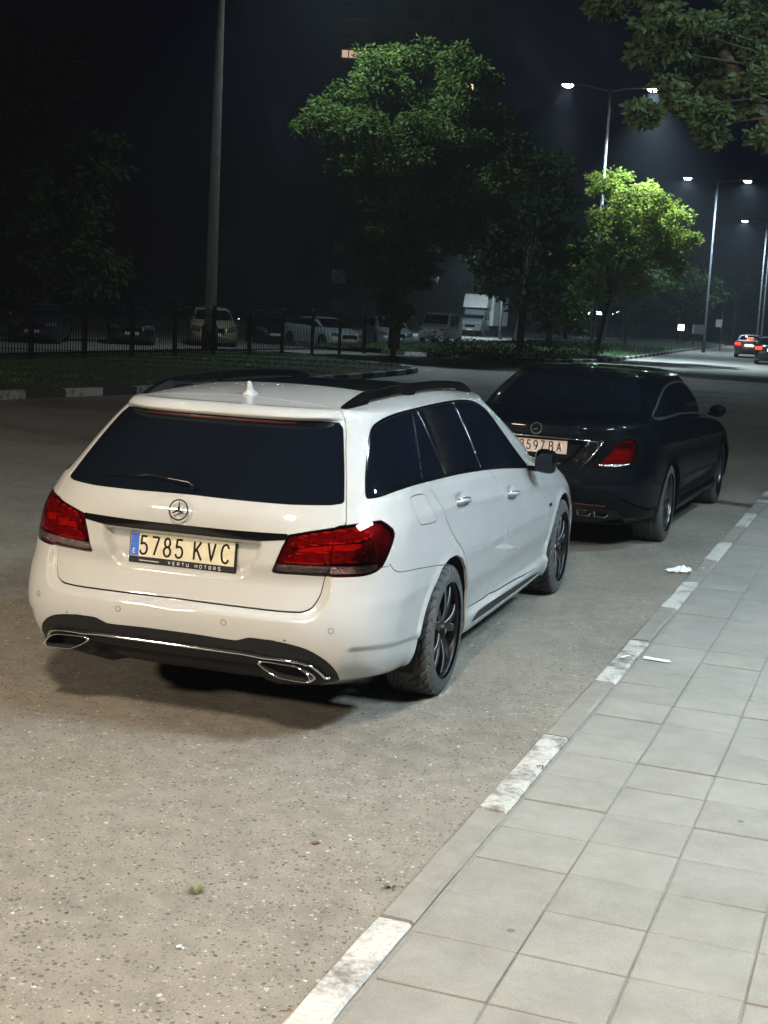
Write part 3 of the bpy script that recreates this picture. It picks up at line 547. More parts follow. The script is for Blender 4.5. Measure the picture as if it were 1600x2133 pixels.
# ------------------------------------------------------------------ tower block behind the trees
MT['tower_wall']=simple('tower_wall',(.10,.08,.066),.9,0,0,.2,.3); MT['tower_glass']=simple('tower_glass',(.01,.012,.016),.1,0,0,.2,2); MT['lit_room']=emis('lit_room',(1.0,.66,.48),.5); MT['lit_bulb']=emis('lit_bulb',(1.0,.85,.65),30); MT['lit_dim']=emis('lit_dim',(.9,.75,.4),1.2)
def tower():
    root=empty('tower_block',(-44.5,141.4,0),.32); tag(root,'dark tower block with one lit balcony behind the large tree','building')
    mb=MB(); mb.box((0,6,23),(17,12,46)); mb.build('wall',MT['tower_wall'],root)
    mb=MB(); mb.box((0,5.9,46.3),(17.6,12.6,.6)); mb.build('roof',MT['tower_wall'],root)
    wm=MB(); wm.box((0,0,0),(1.5,.08,1.5)); wd=wm.data('window',MT['tower_glass']); fm_=MB()
    for dx,dz,w,h in ((0,.8,1.7,.1),(0,-.8,1.7,.1),(-.8,0,.1,1.5),(.8,0,.1,1.5)): fm_.box((dx,-.03,dz),(w,.1,h))
    fd=fm_.data('window_frame',MT['tower_wall'])
    for fl in range(14):
        for c in range(5):
            w=link('window',wd,root,(-6.8+c*3.4,-.03,2+fl*3.1)); link('window_frame',fd,w)
    for fl in range(4,13):
        for cx in (-6.0,): mb=MB(); mb.box((cx,-.55,fl*3.1+1.05),(3.4,1.1,.12)); mb.box((cx,-1.07,fl*3.1+1.55),(3.4,.06,.9)); mb.build('balcony',MT['tower_wall'],root)
    mb=MB(); mb.box((-6.1,-.10,29.0),(2.9,.06,1.7)); mb.build('lit_window',MT['lit_room'],root)
    for dx in (-.75,.15,.95): mb=MB(); mb.box((-6.1+dx,-.15,29.0),(.10,.06,1.7)); mb.build('window_bar',MT['tower_wall'],root)
    for dx in (-.3,.7): mb=MB(); mb.lathe([(0,-.09),(.09,-.03),(.09,.03),(0,.09)],10,'z',(-6.1+dx,-.30,29.2)); mb.build('ceiling_bulb',MT['lit_bulb'],root)
    mb=MB(); mb.box((6.3,-.10,26.0),(.7,.06,1.0)); mb.build('lit_window',MT['lit_dim'],root)
tower()
# ------------------------------------------------------------------ lit signs and boards far down the street
MT['sign_white']=emis('sign_white',(.82,.93,1.0),7); MT['sign_amber']=emis('sign_amber',(1.0,.62,.15),5); MT['board']=simple('board',(.45,.48,.5),.5)
for (x,y,z,w,h,mt,lb) in [(-25.0,145,2.7,1.7,.30,'sign_white','low white lit sign at the left of the far signs'),(-23.4,145.4,2.6,2.1,.32,'sign_white','long white lit sign in the middle of the far signs'),(-22.0,146,2.9,1.5,.75,'sign_white','tall bluish lit sign at the right of the far signs'),(-24.6,140,1.6,.5,.4,'sign_amber','small amber lit sign beneath the far white signs'),(-11.3,117.5,1.6,.5,.5,'sign_white','tiny lit box right of the island trees')]:
    rt=empty('lit_sign',(x,y,0),.32); tag(rt,lb,'sign','lit signs far down the street'); mb=MB(); mb.box((0,0,z),(w,.1,h)); mb.build('sign_face',MT[mt],rt,bevel=.02); mb=MB(); mb.box((0,.12,z),(w+.08,.12,h+.08)); mb.build('sign_case',MT['iron'],rt)
    for q in (-.4,.4): mb=MB(); mb.tube([(w*q,.12,0),(w*q,.12,z)],.04,6); mb.build('sign_leg',MT['iron'],rt)
rt=empty('notice_board',(-9.86,118,0),.32); tag(rt,'pale box-shaped notice board far beyond the island','board'); mb=MB(); mb.box((0,0,1.5),(1.0,.6,.8)); mb.build('panel',MT['board'],rt,bevel=.03)
for q in (-.4,.4): mb=MB(); mb.tube([(q,0,0),(q,0,1.2)],.05,6); mb.build('leg',MT['iron'],rt)
rt=empty('road_sign',(-7.1,108.2,0),.32); tag(rt,'thin road sign post with a pale plate on the island','sign'); mb=MB(); mb.tube([(0,0,0),(0,0,3.1)],.05,8); mb.build('post',MT['galvanised'],rt,True); mb=MB(); mb.box((-.25,-.05,2.1),(.5,.04,.6)); mb.build('plate',MT['board'],rt,bevel=.01)
RO,WB,RW=1.19,2.874,.328
# ---- wagon body surface (car axes: x right, y forward from the rear bumper, z up)
w_sill=pch([0,.25,.6,.9,1.6,3.4,3.9,4.4,4.7,4.9],[.285,.285,.255,.24,.205,.195,.2,.2,.2,.21])
w_belt=pch([0,.6,1.3,2,3,3.5,4.0,4.4,4.7,4.9],[1.045,1.045,1.03,1.0,.95,.925,.875,.81,.74,.66])
w_gtop=pch([.3,.6,1.0,1.5,2.0,2.5,3.0],[1.36,1.375,1.392,1.402,1.402,1.388,1.36])
w_roof=pch([.3,.5,.75,1.1,1.6,2.1,2.6,3.1,3.5],[1.405,1.425,1.448,1.468,1.481,1.478,1.458,1.418,1.37])
w_rear=pch([.2,.28,.36,.45,.52,.58,.64,.72,.82,.92,.98,1.05,1.12,1.38,1.42],[.12,.07,.03,.005,0,.004,.022,.045,.06,.065,.075,.118,.17,.405,.47])
w_tape=pch([0,.8,1.5,2.5,3.3,3.9,4.3,4.7,4.9],[.985,.996,1,1,1,1,.995,.98,.96])   # plan taper of the lower body
w_gh=pch([.3,.8,1.4,2.2,2.9,3.4],[.955,.975,1,1.0,.995,.98])                           # plan taper of the greenhouse
w_gh2=pch([0,.8,1.4,3.9,4.9],[.968,.985,1,1,.97])
w_n=pch([-.1,.2,.35,.5,.75,.9,.95,1],[3.5,3.5,3.35,3.1,2.95,2.6,2.55,2.6])
def wagon_grid(cr=96,cs=300,cf=40,rows=150):
    X=[];Y=[];Z=[]
    def row(W,zf,Yr,Yf,nr=3.5,Lr=.6,nf=3.0,Lf=.8,tap=w_tape):
        x,y=plan_loop(None,Yr,nr,Lr,Yf,nf,Lf,cr,cs,cf); xx=x*W*tap(y); X.append(xx);Y.append(y);Z.append(zf(xx,y))
    lo=lambda k:(lambda x,y:w_sill(y)+k*(w_belt(y)-w_sill(y)))
    prof=[(-.10,.70),(-.02,.84),(.02,.885),(.10,.908),(.22,.914),(.35,.919),(.48,.9235),(.60,.9235),(.70,.918),(.79,.909),(.87,.894),(.94,.869)]
    for k,W in prof:
        z0=.285+k*(1.045-.285); yr=float(w_rear(max(z0,.2)))+(.10 if k<-.05 else 0)
        row(W,lo(k),yr,pch([-.1,.1,.3,.6,.9,1],[4.78,4.86,4.905,4.89,4.82,4.78])(k),float(w_n(k)),.6,3.6,.75)
    row(.848,lambda x,y:w_belt(y)+.002+.03*sstep(3.9,4.5,y),float(w_rear(1.045)),4.70,2.6,.6,3.0,1.0)
    row(.829,lambda x,y:np.where(y<3.6,w_belt(y)+.028,w_belt(np.minimum(y,3.6))+.028+.0*y)+.03*sstep(3.5,4,y),float(w_rear(1.07)),4.10,2.7,.6,2.6,.9,w_gh2)
    for k,W,yf in ((.2,.799,3.96),(.45,.757,3.74),(.7,.711,3.52),(.9,.671,3.34),(1.0,.648,3.26)):
        z0=1.073+k*(1.372-1.073)
        row(W,(lambda k:lambda x,y:w_belt(np.minimum(y,3.6))+.028+k*(w_gtop(y)-w_belt(np.minimum(y,3.6))-.028))(k),float(w_rear(z0)),yf,2.85,.6,2.8,.8,w_gh)
    def roofz(x,y):
        a=np.clip(np.abs(x)/.648,0,1); return w_roof(y)-(w_roof(y)-w_gtop(y))*(.42*a**2+.58*a**7)
    for W,yr,yf in ((.625,.435,3.2),(.58,.50,3.1),(.48,.62,2.9),(.30,.86,2.6),(.12,1.1,2.3),(0,1.25,2.1)):
        row(W,roofz,yr,yf,3.0,.6,2.3,.6,w_gh)
    C=np.stack([np.array(X),np.array(Y),np.array(Z)],-1)   # rows, cols, 3
    n=len(C)
    w=np.array([.05,.05,.08,.1,.1,.1,.1,.09,.08,.08,.07,.06,.06]+[.06,.09,.09,.09,.06]+[.05,.06,.1,.16,.16,.1])[:n-1]
    cum=np.concatenate([[0],np.cumsum(w)]); q=np.linspace(0,cum[-1],rows); idx=np.interp(q,cum,np.arange(n))
    G=bspline_rows(C,idx,4); G[:,0,0]=0; G[:,-1,0]=0; G[-1,:,0]=0
    return G
# ------------------------------------------------------------------ station wagon
def zone(M,sd,gap=.0018): return cut(M,sd+gap)[0],cut(M,sd-gap)[1]
def side_of(P,L):
    """signed distance to an open polyline (left of travel negative)"""
    L=np.asarray(L,float); best=np.full(len(P),1e9); sg=np.ones(len(P))
    L=np.vstack([L[0]-(L[1]-L[0])*50,L,L[-1]+(L[-1]-L[-2])*50])
    for a,b in zip(L[:-1],L[1:]):
        e=b-a; t=np.clip(((P-a)@e)/(e@e),0,1); q=P-a-t[:,None]*e; d=np.hypot(q[:,0],q[:,1]); c=e[0]*(P[:,1]-a[1])-e[1]*(P[:,0]-a[0])
        m=d<best-1e-9; best[m]=d[m]; sg[m]=np.where(c[m]>0,-1,1)
    return best*sg
GLY={'5':[[(.5,1,1),(.09,1,1),(.05,.54,1),(.27,.62),(.47,.5),(.53,.3),(.45,.08),(.25,0),(.08,.05),(0,.2)]],'7':[[(0,1,1),(.52,1,1),(.17,0,1)]],
'8':[[(.26+.21*math.sin(a),.76+.24*math.cos(a)) for a in np.linspace(0,6.283,17)],[(.26+.26*math.sin(a),.26+.26*math.cos(a)) for a in np.linspace(0,6.283,17)]],
'3':[[(.02,.85),(.1,.97),(.26,1),(.44,.92),(.47,.75),(.38,.6),(.22,.55,1),(.42,.5),(.52,.3),(.44,.07),(.25,0),(.08,.04),(0,.18)]],
'9':[[(.27+.25*math.sin(a),.69+.31*math.cos(a)) for a in np.linspace(0,6.283,17)],[(.52,.66),(.5,.42),(.4,.15),(.26,0)]],
'K':[[(0,0,1),(0,1,1)],[(.5,1,1),(.02,.42,1)],[(.17,.6,1),(.55,0,1)]],'V':[[(0,1,1),(.27,0,1),(.54,1,1)]],
'C':[[(.52,.8),(.43,.96),(.27,1),(.09,.9),(0,.62),(0,.38),(.09,.1),(.27,0),(.43,.04),(.52,.2)]],
'B':[[(0,0,1),(0,1,1)],[(0,1,1),(.28,1),(.45,.9),(.46,.68),(.3,.55),(0,.55,1)],[(.28,.55),(.5,.42),(.5,.14),(.32,0),(0,0,1)]],'A':[[(0,0,1),(.27,1,1),(.54,0,1)],[(.1,.33,1),(.44,.33,1)]],
'E':[[(.5,1,1),(0,1,1),(0,0,1),(.5,0,1)],[(0,.5,1),(.42,.5,1)]],'R':[[(0,0,1),(0,1,1),(.5,1,1),(.52,.5,1),(0,.45,1)],[(.25,.45,1),(.54,0,1)]],'T':[[(0,1,1),(.54,1,1)],[(.27,1,1),(.27,0,1)]],
'U':[[(0,1,1),(0,.1),(.1,0),(.44,0),(.54,.1),(.54,1,1)]],'M':[[(0,0,1),(0,1,1),(.27,.45,1),(.54,1,1),(.54,0,1)]],'O':[[(0,.1,1),(0,.9,1),(.08,1,1),(.46,1,1),(.54,.9,1),(.54,.1,1),(.46,0,1),(.08,0,1),(0,.1,1)]],'S':[[(.54,1,1),(0,1,1),(0,.52,1),(.54,.48,1),(.54,0,1),(0,0,1)]]}
def glyphs(text,x0,z0,h,st,adv,wid=1.0,y=0,nseg=5):
    """strokes of a text in the x-z plane facing -y"""
    mb=MB(); x=x0
    for ch in text:
        if ch==' ': x+=adv*.75; continue
        for g in GLY[ch]:
            P=catmull(g,nseg) if len(g)>2 else np.array([p[:2] for p in g])
            mb.tube([(x+p[0]*h*wid,y,z0+p[1]*h) for p in P],st/2,6,True,None,(0,1,0))
        x+=adv
    V=np.array(mb.V); V[:,1]=y+(V[:,1]-y)*.35; mb.V=[tuple(v) for v in V]; return mb
def star_badge(name,parent,c,r,n,mat,up=(0,0,1)):
    n=np.array(n,float); n/=np.linalg.norm(n); u=np.array(up,float); u-=n*(u@n); u/=np.linalg.norm(u); s=np.cross(u,n); c=np.array(c,float); mb=MB()
    ring=[c+r*(math.cos(a)*s+math.sin(a)*u) for a in np.linspace(0,2*math.pi,41)]; mb.tube(ring,r*.075,6,False,None,n)
    for k in range(3):
        a=math.pi/2+k*2*math.pi/3; d=math.cos(a)*s+math.sin(a)*u; t=np.cross(n,d); w=r*.17
        b0=c+t*w-d*w*.6; b1=c-t*w-d*w*.6; tip=c+d*r*.97; rid=c+n*r*.16
        mb.add([b0,b1,tip,rid],[(0,3,2),(3,1,2),(1,3,0)])
    return mb.build(name,mat,parent)
def make_tyre(R=.328,Rr=.242,w=.245,nb=34,na=340):
    ws=np.concatenate([[-.5,-.5,-.485,-.46,-.43],np.linspace(-.40,.40,33),[.43,.46,.485,.5,.5]])*w
    rr=np.concatenate([[Rr,Rr+.03,Rr+.052,R-.020,R-.007],np.full(33,R),[R-.007,R-.020,Rr+.052,Rr+.03,Rr]])
    a=np.linspace(0,2*np.pi,na,endpoint=False); A,Wd=np.meshgrid(a,ws,indexing='ij'); Rd=np.tile(rr,(na,1)); u=np.abs(Wd)/w
    ph=(A*nb/(2*np.pi)+5.2*u**1.35)%1; g=(ph<.24)&(u>.035)&(u<.465); blk=((A*nb/(2*np.pi)+5.2*u**1.35)//1)%2
    g|=(np.abs(u-.17-.02*blk)<.012)&(u<.44)|(np.abs(u-.315+.03*blk)<.013)
    Rd=Rd-np.where(g,.0105,0)*(u<.47); Rd-=.004*(u/.4)**4*(u<=.41)
    V=np.stack([Wd,Rd*np.cos(A),Rd*np.sin(A)],-1).reshape(-1,3); m=len(ws); i=np.arange(na*m).reshape(na,m); j=np.roll(i,-1,0)
    F=np.stack([i[:,:-1].ravel(),j[:,:-1].ravel(),j[:,1:].ravel(),i[:,1:].ravel()],1)
    return mesh_data('tyre',V,F,MT['rubber'],False)
def make_spoke(pairs=True,r0=.045,r1=.228,ang=15,w0=.036,w1=.028,z0=.0,z1=.0):
    """one forked spoke pointing along +z of the wheel plane (x = axle, outwards +)"""
    mb=MB()
    for sg in (-1,1):
        a0,a1=math.radians(5*sg),math.radians(ang*sg)
        def P(t):
            a=a0+(a1-a0)*t**.8; r=r0+(r1-r0)*t; return np.array([.028*math.sin(math.pi*t*.9)*.5+.004,r*math.sin(a),r*math.cos(a)])
        sec=[];T=np.linspace(0,1,9)
        for t in T:
            p=P(t); d=P(min(1,t+.02))-P(max(0,t-.02)); d[0]=0; d/=np.linalg.norm(d); n=np.array([0,d[2],-d[1]]); w=(w0+(w1-w0)*t)/2
            sec.append([p-n*(w+.004)+np.array([-.03,0,0]),p-n*(w+.003)+np.array([-.004,0,0]),p-n*w,p+n*w,p+n*(w+.003)+np.array([-.004,0,0]),p+n*(w+.004)+np.array([-.03,0,0])])
        V=[q for s in sec for q in s]
        for k,mi in ((0,0),(1,1),(2,0),(3,1),(4,0)):
            mb.m=mi; mb.add([],[])
            base=len(mb.V)
            if k==0: mb.V+= [tuple(map(float,v)) for v in V]; b0=base
            for i in range(len(T)-1):
                mb.F.append((b0+i*6+k,b0+i*6+k+1,b0+(i+1)*6+k+1,b0+(i+1)*6+k)); mb.mi.append(mi)
    return mb
def make_wheel_parts():
    d={}
    d['tyre']=make_tyre()
    mb=MB(); mb.lathe([(.215,-.10),(.232,-.10),(.236,.05),(.236,.098),(.240,.108),(.246,.112),(.246,.104)],64,'x'); mb.m=0
    d['rim']=mb.data('rim',[MT['rim_black'],MT['rim_edge']],True)
    d['spoke']=make_spoke().data('spoke',[MT['rim_black'],MT['rim_edge']],False)
    mb=MB(); mb.lathe([(0,.032),(.026,.031),(.030,.027),(.031,.012),(.055,.010),(.062,.002),(.066,-.03)],40,'x'); d['hub']=mb.data('hub',MT['rim_black'],True)
    mb=MB(); mb.lathe([(0,.0345),(.014,.034),(.016,.0325)],24,'x'); d['hub_cap']=mb.data('hub_cap',MT['brass'],True)
    mb=MB(); mb.lathe([(.06,.004),(.06,.016),(.165,.016),(.165,-.010),(.06,-.010)],48,'x',(-.045,0,0)); d['brake_disc']=mb.data('brake_disc',MT['disc_dark'],False)
    mb=MB(); mb.box((-.03,.10,.10),(.05,.07,.12),None,.9); d['brake_caliper']=mb.data('brake_caliper',MT['satin_black'],False)
    return d
WHEEL=make_wheel_parts()
def put_wheel(parent,x,y,z,right,toe=0,spin=0,nsp=5,D=WHEEL):
    w=link('wheel',D['rim'],parent,(x,y,z-.003)); sg=1 if right else -1; w.rotation_euler=(spin,0,(0 if right else math.pi)+toe)
    link('tyre',D['tyre'],w); link('hub',D['hub'],w,(.078,0,0)); link('hub_cap',D['hub_cap'],w,(.078,0,0)); link('brake_disc',D['brake_disc'],w); 
    for k in range(nsp): link('spoke',D['spoke'],w,(.088,0,0),(2*math.pi*k/nsp+.25,0,0))
    return w
def arch_liner(parent,y,z,r,x0=.45,x1=.90):
    for sg in (-1,1):
        mb=MB(); V=[];F=[];n=24
        for k in range(n+1):
            a=math.pi*(-.12+1.24*k/n); V+=[(sg*x1,y+r*math.cos(a),z+r*math.sin(a)),(sg*x0,y+r*math.cos(a),z+r*math.sin(a))]
        for k in range(n): F.append((2*k,2*k+1,2*k+3,2*k+2))
        V.append((sg*x0,y,z)); 
        for k in range(n): F.append((2*k+1,len(V)-1,2*k+3))
        mb.add(V,F); mb.build('wheel_arch_liner',MT['matte_black'],parent)
def inner_shell(parent,G,off,arches,r,ztop=1.39):  # black lining added so panel gaps stay dark and no light passes through
    M=grid_tm(G[::3,::3]); M.V[:,0]=np.where(M.V[:,0]<1e-6,0,M.V[:,0]); M=TM(M.V-M.N*off,M.N,M.F); M.V[np.abs(G[::3,::3].reshape(-1,3)[:,0])<1e-6,0]=0
    for (y,z) in arches:
        d=np.where(M.V[:,0]>.3,r-np.hypot(M.V[:,1]-y,M.V[:,2]-z),-1); M=cut(M,-d)[1]
    M=cut(M,M.V[:,2]-ztop)[0]; M=both(M); return link('inner_shell',mesh_data('inner_shell',M.V,M.F,MT['matte_black'],True,M.N),parent)
def pair(name,M,mat,parent,fl=.014,label=None):
    a=tm_obj(name,M,mat,parent,fl); b=tm_obj(name,mirror(M),mat,parent,fl); return a,b

TG=[(-1,.590),(.108,.590),(.384,.588),(.645,.587),(.709,.602),(.754,.638),(.783,.676),(.803,.739),(.838,.85),(.875,.945),(.937,.957),(.948,.98),(.974,1.05),(1.016,1.134),(1.073,1.249),(1.138,1.355),(1.150,1.385),(1.132,1.41),(1.10,1.43),(1.10,2),(-1,2)]
REC=[(-1,.700),(.10,.700),(.30,.701),(.345,.708),(.393,.735),(.439,.797),(.470,.868),(.470,.874),(-1,.874)]
LIGHT=[(.602,.911,1),(.704,.928),(.816,.942),(.937,.957),(1.068,.966),(1.195,.972,1),(1.24,.954),(1.285,.930,1),(1.291,.910),(1.284,.893),(1.251,.855),(1.207,.809),(1.167,.775),(1.122,.757),(1.038,.744),(.914,.740),(.79,.740),(.644,.741),(.534,.741),(.518,.748),(.519,.764),(.547,.823),(.577,.877)]
DLO=[(1.121,1.075),(1.128,1.058),(1.424,1.074),(1.879,1.071),(2.423,1.055),(3.029,1.022),(3.446,.993),(3.90,.955),(4.06,.945,1),(3.971,1.0),(3.813,1.080),(3.601,1.197),(3.385,1.318),(3.183,1.374),(2.972,1.398),(2.726,1.406),(2.365,1.406),(1.903,1.398),(1.60,1.384),(1.401,1.358),(1.312,1.32),(1.198,1.198)]
BAR1=[(1.788,1.05),(1.933,1.42)]; BAR2=[(2.215,1.04),(2.098,1.237),(1.99,1.42)]; BAR3=[(2.925,1.0),(2.799,1.225),(2.68,1.42)]
DOORR=[(1.84,1.10),(1.86,1.059),(1.973,.962),(2.052,.877),(2.172,.783),(2.277,.724),(2.39,.655),(2.455,.57),(2.485,.484),(2.50,.375),(2.53,.352),(3.02,.340),(3.075,.368),(3.20,.461),(3.25,.591),(3.25,.747),(3.236,.869),(3.179,.941),(3.098,1.009),(3.06,1.10)]
BG=[(3.02,.340),(3.075,.368),(3.20,.461),(3.25,.591),(3.25,.747),(3.236,.869),(3.179,.941),(3.098,1.009),(3.06,1.10)]
DOORF=BG+[(3.4,1.30),(4.1,1.0),(4.27,.93),(4.305,.884),(4.394,.789),(4.418,.601),(4.386,.414),(4.25,.318),(4.16,.306),(3.6,.323)]
FUEL=[(1.535,1.02),(1.562,1.038),(1.70,1.036),(1.752,1.026),(1.80,.985),(1.872,.912),(1.866,.898),(1.66,.908),(1.61,.918),(1.575,.95)]
BUMP=[(1.219,.794),(1.27,.755),(1.32,.741),(1.518,.727),(1.804,.696),(2.2,.66)]
DIFF=[(-1,.452),(.111,.452),(.318,.447),(.345,.455),(.385,.467),(.528,.461),(.60,.452),(.68,.435),(.785,.391),(.871,.334),(.929,.276),(.935,.20),(.9,-1),(-1,-1)]
ARCHR=[(.70,0),(.715,.30),(.735,.395),(.785,.50),(.881,.602),(1.007,.672),(1.126,.698),(1.255,.697),(1.370,.662),(1.460,.594),(1.535,.478),(1.565,.36),(1.575,0)]
def build_wagon():
    root=empty('station_wagon'); tag(root,'white station wagon with black wheels and Spanish number plate parked beside the painted kerb','car')
    G=wagon_grid(110,300,40,176)
    X,Y,Z=G[...,0],G[...,1],G[...,2]; S=np.stack([X+Y,Z],-1).reshape(-1,2)
    side=sstep(.75,.87,X)
    # character line, tuck-in above the sill, flared sill
    zc=pch([.4,1.3,2.5,3.6,4.5],[.955,.93,.865,.80,.70])(Y); e=sstep(.35,1.2,Y)*(1-sstep(4.1,4.6,Y))*side
    X+=e*(.0045*np.exp(-((Z-zc)/.024)**2)-.003*np.exp(-((Z-zc+.08)/.055)**2))
    mid=sstep(1.5,1.75,Y)*(1-sstep(3.5,3.75,Y))*side
    X+=mid*(-.012*sstep(.52,.40,Z)+.026*sstep(.345,.30,Z))
    X+=side*.004*np.exp(-((Z-.62)/.03)**2)*(1-sstep(.9,1.3,Y))
    for hs_,hz_ in ((2.335,.936),(3.425,.863)): X-=side*.016*np.exp(-(((X+Y-hs_)/.070)**4+((Z-hz_)/.032)**4))
    # wheel arch lips
    for yc in (RO,RO+WB):
        d=sd_poly(np.stack([Y.ravel(),Z.ravel()],-1),np.array(ARCHR)+[yc-RO,0]).reshape(X.shape); X+=side*np.where(X>.6,.011*np.exp(-(np.maximum(d,0)/.028)**2),0)
    # tailgate skin set in above the bumper shelf, plate recess, roof spoiler lip, bumper fold
    d=sd_poly(S,catmull(TG,4,True)).reshape(X.shape); Y+=.030*sstep(.030,.004,d)*sstep(.79,.69,Z)*(Y<.5)
    d=sd_poly(S,np.array(REC)).reshape(X.shape); Y+=.050*sstep(0,-.030,d)*(Y<.5)
    lip=sstep(1.371,1.381,Z)*(1-sstep(1.392,1.44,Z))*(1-sstep(.50,.57,X))*(Y<.8)*(X>-1); Y-=.040*lip
    Y+=.09*sstep(.345,.305,Z)*(1-sstep(.36,.42,X))*(Y<.5)
    zc=pch([.85,.956,1.147,1.64],[.455,.442,.436,.392])(X+Y); k=sstep(.88,.98,X+Y)*(1-sstep(1.68,1.75,X+Y)); X-=.010*k*sstep(0,-.014,Z-zc); Y+=.008*k*sstep(0,-.014,Z-zc)*(1-side)
    G=np.stack([X,Y,Z],-1); G[:,0,0]=0; G[:,-1,0]=0; G[-1,:,0]=0
    inner_shell(root,G,.030,[(RO-.02,RW),(RO+WB-.02,RW)],.40)
    M=grid_tm(G)
    for yc in (RO,RO+WB):
        d=np.where(M.V[:,0]>.5,sd_poly(M.yz,np.array(ARCHR)+[yc-RO,0]),1); M=cut(M,d)[1]
    wp=MT['white_paint']
    # rear light (wraps the corner, split between tailgate and wing)
    lt,M=zone(M,np.where(M.V[:,1]<1,sd_poly(M.sz,catmull(LIGHT,5,True)),1),.0012)
    # tailgate
    ys=pch([0,.24,.37,.48,.523,.6],[.72,.675,.655,.625,.605,.57])(M.V[:,0]); sd=np.maximum(sd_poly(M.sz,catmull(TG[:-2],4)[:].tolist()+[(1.10,2),(-1,2)]),M.V[:,1]-ys)
    tg,M=zone(M,sd,.0042)
    sp,tg=zone(tg,np.maximum(sd_poly(tg.sz,[(-1,.879),(.31,.876),(.45,.876),(.592,.889),(.60,.913),(.452,.912),(.31,.911),(-1,.911)]),-1),.0008)
    gl,tg=zone(tg,sd_poly(tg.sz,[(-1,1.041),(.155,1.041),(.353,1.037),(.636,1.033),(.872,1.036),(.945,1.043),(.962,1.052),(1.006,1.136),(1.062,1.251),(1.112,1.345),(1.10,1.366),(.95,1.3685),(-1,1.3735)]),.0015)
    brk,gl=zone(gl,sd_poly(gl.sz,[(-1,1.354),(.84,1.350),(.93,1.353),(.935,1.364),(.84,1.367),(-1,1.370)]),.0008)
    tgo=tm_obj('tailgate',both(tg),wp,root)
    tm_obj('tailgate_window',both(offset(gl,-.003)),MT['tint_glass'],tgo,.004); bh=tm_obj('brake_light',both(brk),MT['gloss_black'],tgo,.004)
    bs=cut(brk,sd_poly(brk.sz,[(-1,1.359),(.80,1.3555),(.84,1.359),(.80,1.364),(-1,1.3675)]))[0]; tm_obj('lens',both(offset(bs,.0015)),MT['red_dark'],bh,.002)
    tm_obj('trim_strip',both(offset(sp,.004)),MT['gloss_black'],tgo,.02)
    # bumper
    d=side_of(M.sz,BUMP); d=np.where(M.sz[:,0]<1.219,M.V[:,2]-.775,d*-1); d=np.where(M.V[:,1]>1.3,1,d)
    bp,M=zone(M,d,.0030)
    df,bp=zone(bp,sd_poly(bp.sz,catmull(DIFF[:-3],4).tolist()+[(.9,-1),(-1,-1)]),.001)
    tow,bp=zone(bp,sd_poly(bp.sz,[(.468,.466),(.470,.486),(.478,.492),(.54,.488),(.556,.479),(.572,.462)]),.0011)
    b=tm_obj('bumper',both(bp),wp,root)
    pair('tow_eye_cover',tow,wp,b,.006)
    tm_obj('diffuser',both(offset(df,-.004)),MT['satin_black'],b,.02)
    for s,z in ((.261,.524),(.807,.519)):
        i=np.argmin((bp.sz[:,0]-s)**2+(bp.sz[:,1]-z)**2); c,n=bp.V[i],bp.N[i]
        for sg in (1,-1):
            mb=MB(); n2=n*[sg,1,1]; u=np.cross(n2,(0,0,1)); u/=np.linalg.norm(u); v=np.cross(n2,u); c2=c*[sg,1,1]
            mb.tube([c2+n2*.0005+.012*(math.cos(a)*u+math.sin(a)*v) for a in np.linspace(0,6.2832,25)],.0011,5,False,None,n2); mb.build('parking_sensor',MT['satin_black'],b)
    # rear lights: smoked red lens over a housing with light guides
    L1=[(.805,.72),(.838,.85),(.878,.99)]
    UP=[(.612,.865),(.649,.897),(.702,.913),(.848,.931),(.994,.939),(1.114,.915),(.982,.889),(.84,.882),(.73,.872),(.619,.857)]
    MID=[(.655,.854),(.84,.872),(1.03,.878),(1.031,.862),(.838,.852),(.645,.840)]; LOW=[(.572,.804),(.617,.827),(.724,.839),(.979,.851),(1.096,.827),(1.009,.806),(.804,.797),(.576,.792)]
    CLR=[(.546,.778),(.781,.786),(1.06,.787),(1.150,.792),(1.118,.764),(1.03,.757),(.802,.754),(.54,.753)]
    for sg in (1,-1):
        mm=(lambda q:q) if sg==1 else mirror
        inn,out=zone(lt,side_of(lt.sz,L1)*-1,.0025)
        # side_of: left of travel (towards s smaller) is negative
        for pc,nm in ((inn,'tail_light'),(out,'tail_light')):
            up=np.minimum(0,0)
            hs=offset(pc,-.022); h=tm_obj(nm,mm(hs),MT['lamp_house'],root,.004)
            ls,_=zone(pc,np.where(pc.sz[:,1]>0,-1.0,1),0); d=pc.sz[:,1]-(.789+.0*pc.sz[:,0])
            lo,hi=zone(pc,d,.0); tm_obj('lens',mm(hi),MT['lens_red'],h,.018); tm_obj('lens',mm(lo),MT['lens_smoke'],h,.018)
            for P,o,mt,nn in ((UP,-.008,'red_reflector','light_guide'),(MID,-.012,'red_glow','reflector'),(LOW,-.008,'red_reflector','light_guide'),(CLR,-.010,'clear_reflector','reversing_reflector')):
                q=cut(pc,sd_poly(pc.sz,catmull(P,4,True)))[0]
                if len(q.F): tm_obj(nn,mm(offset(q,o)),MT[mt],h,.006)
            for P in (UP,LOW):
                ring=cut(pc,np.abs(sd_poly(pc.sz,catmull(P,4,True)))-.0028)[0]
                if len(ring.F): tm_obj('light_guide_edge',mm(offset(ring,-.005)),MT['guide_edge'],h,.004)
    # side glass
    dl,M=zone(M,np.where(M.V[:,1]>.3,sd_poly(M.sz,catmull(DLO,4,True)),1),.001)
    fr=[]
    sd=sd_poly(dl.sz,catmull(DLO,4,True)); b1,b2,b3=[side_of(dl.sz,b) for b in (BAR1,BAR2,BAR3)]
    dl_f=cut(dl,-(sd+.016))[0]                                      # frame rim
    pairs=[]
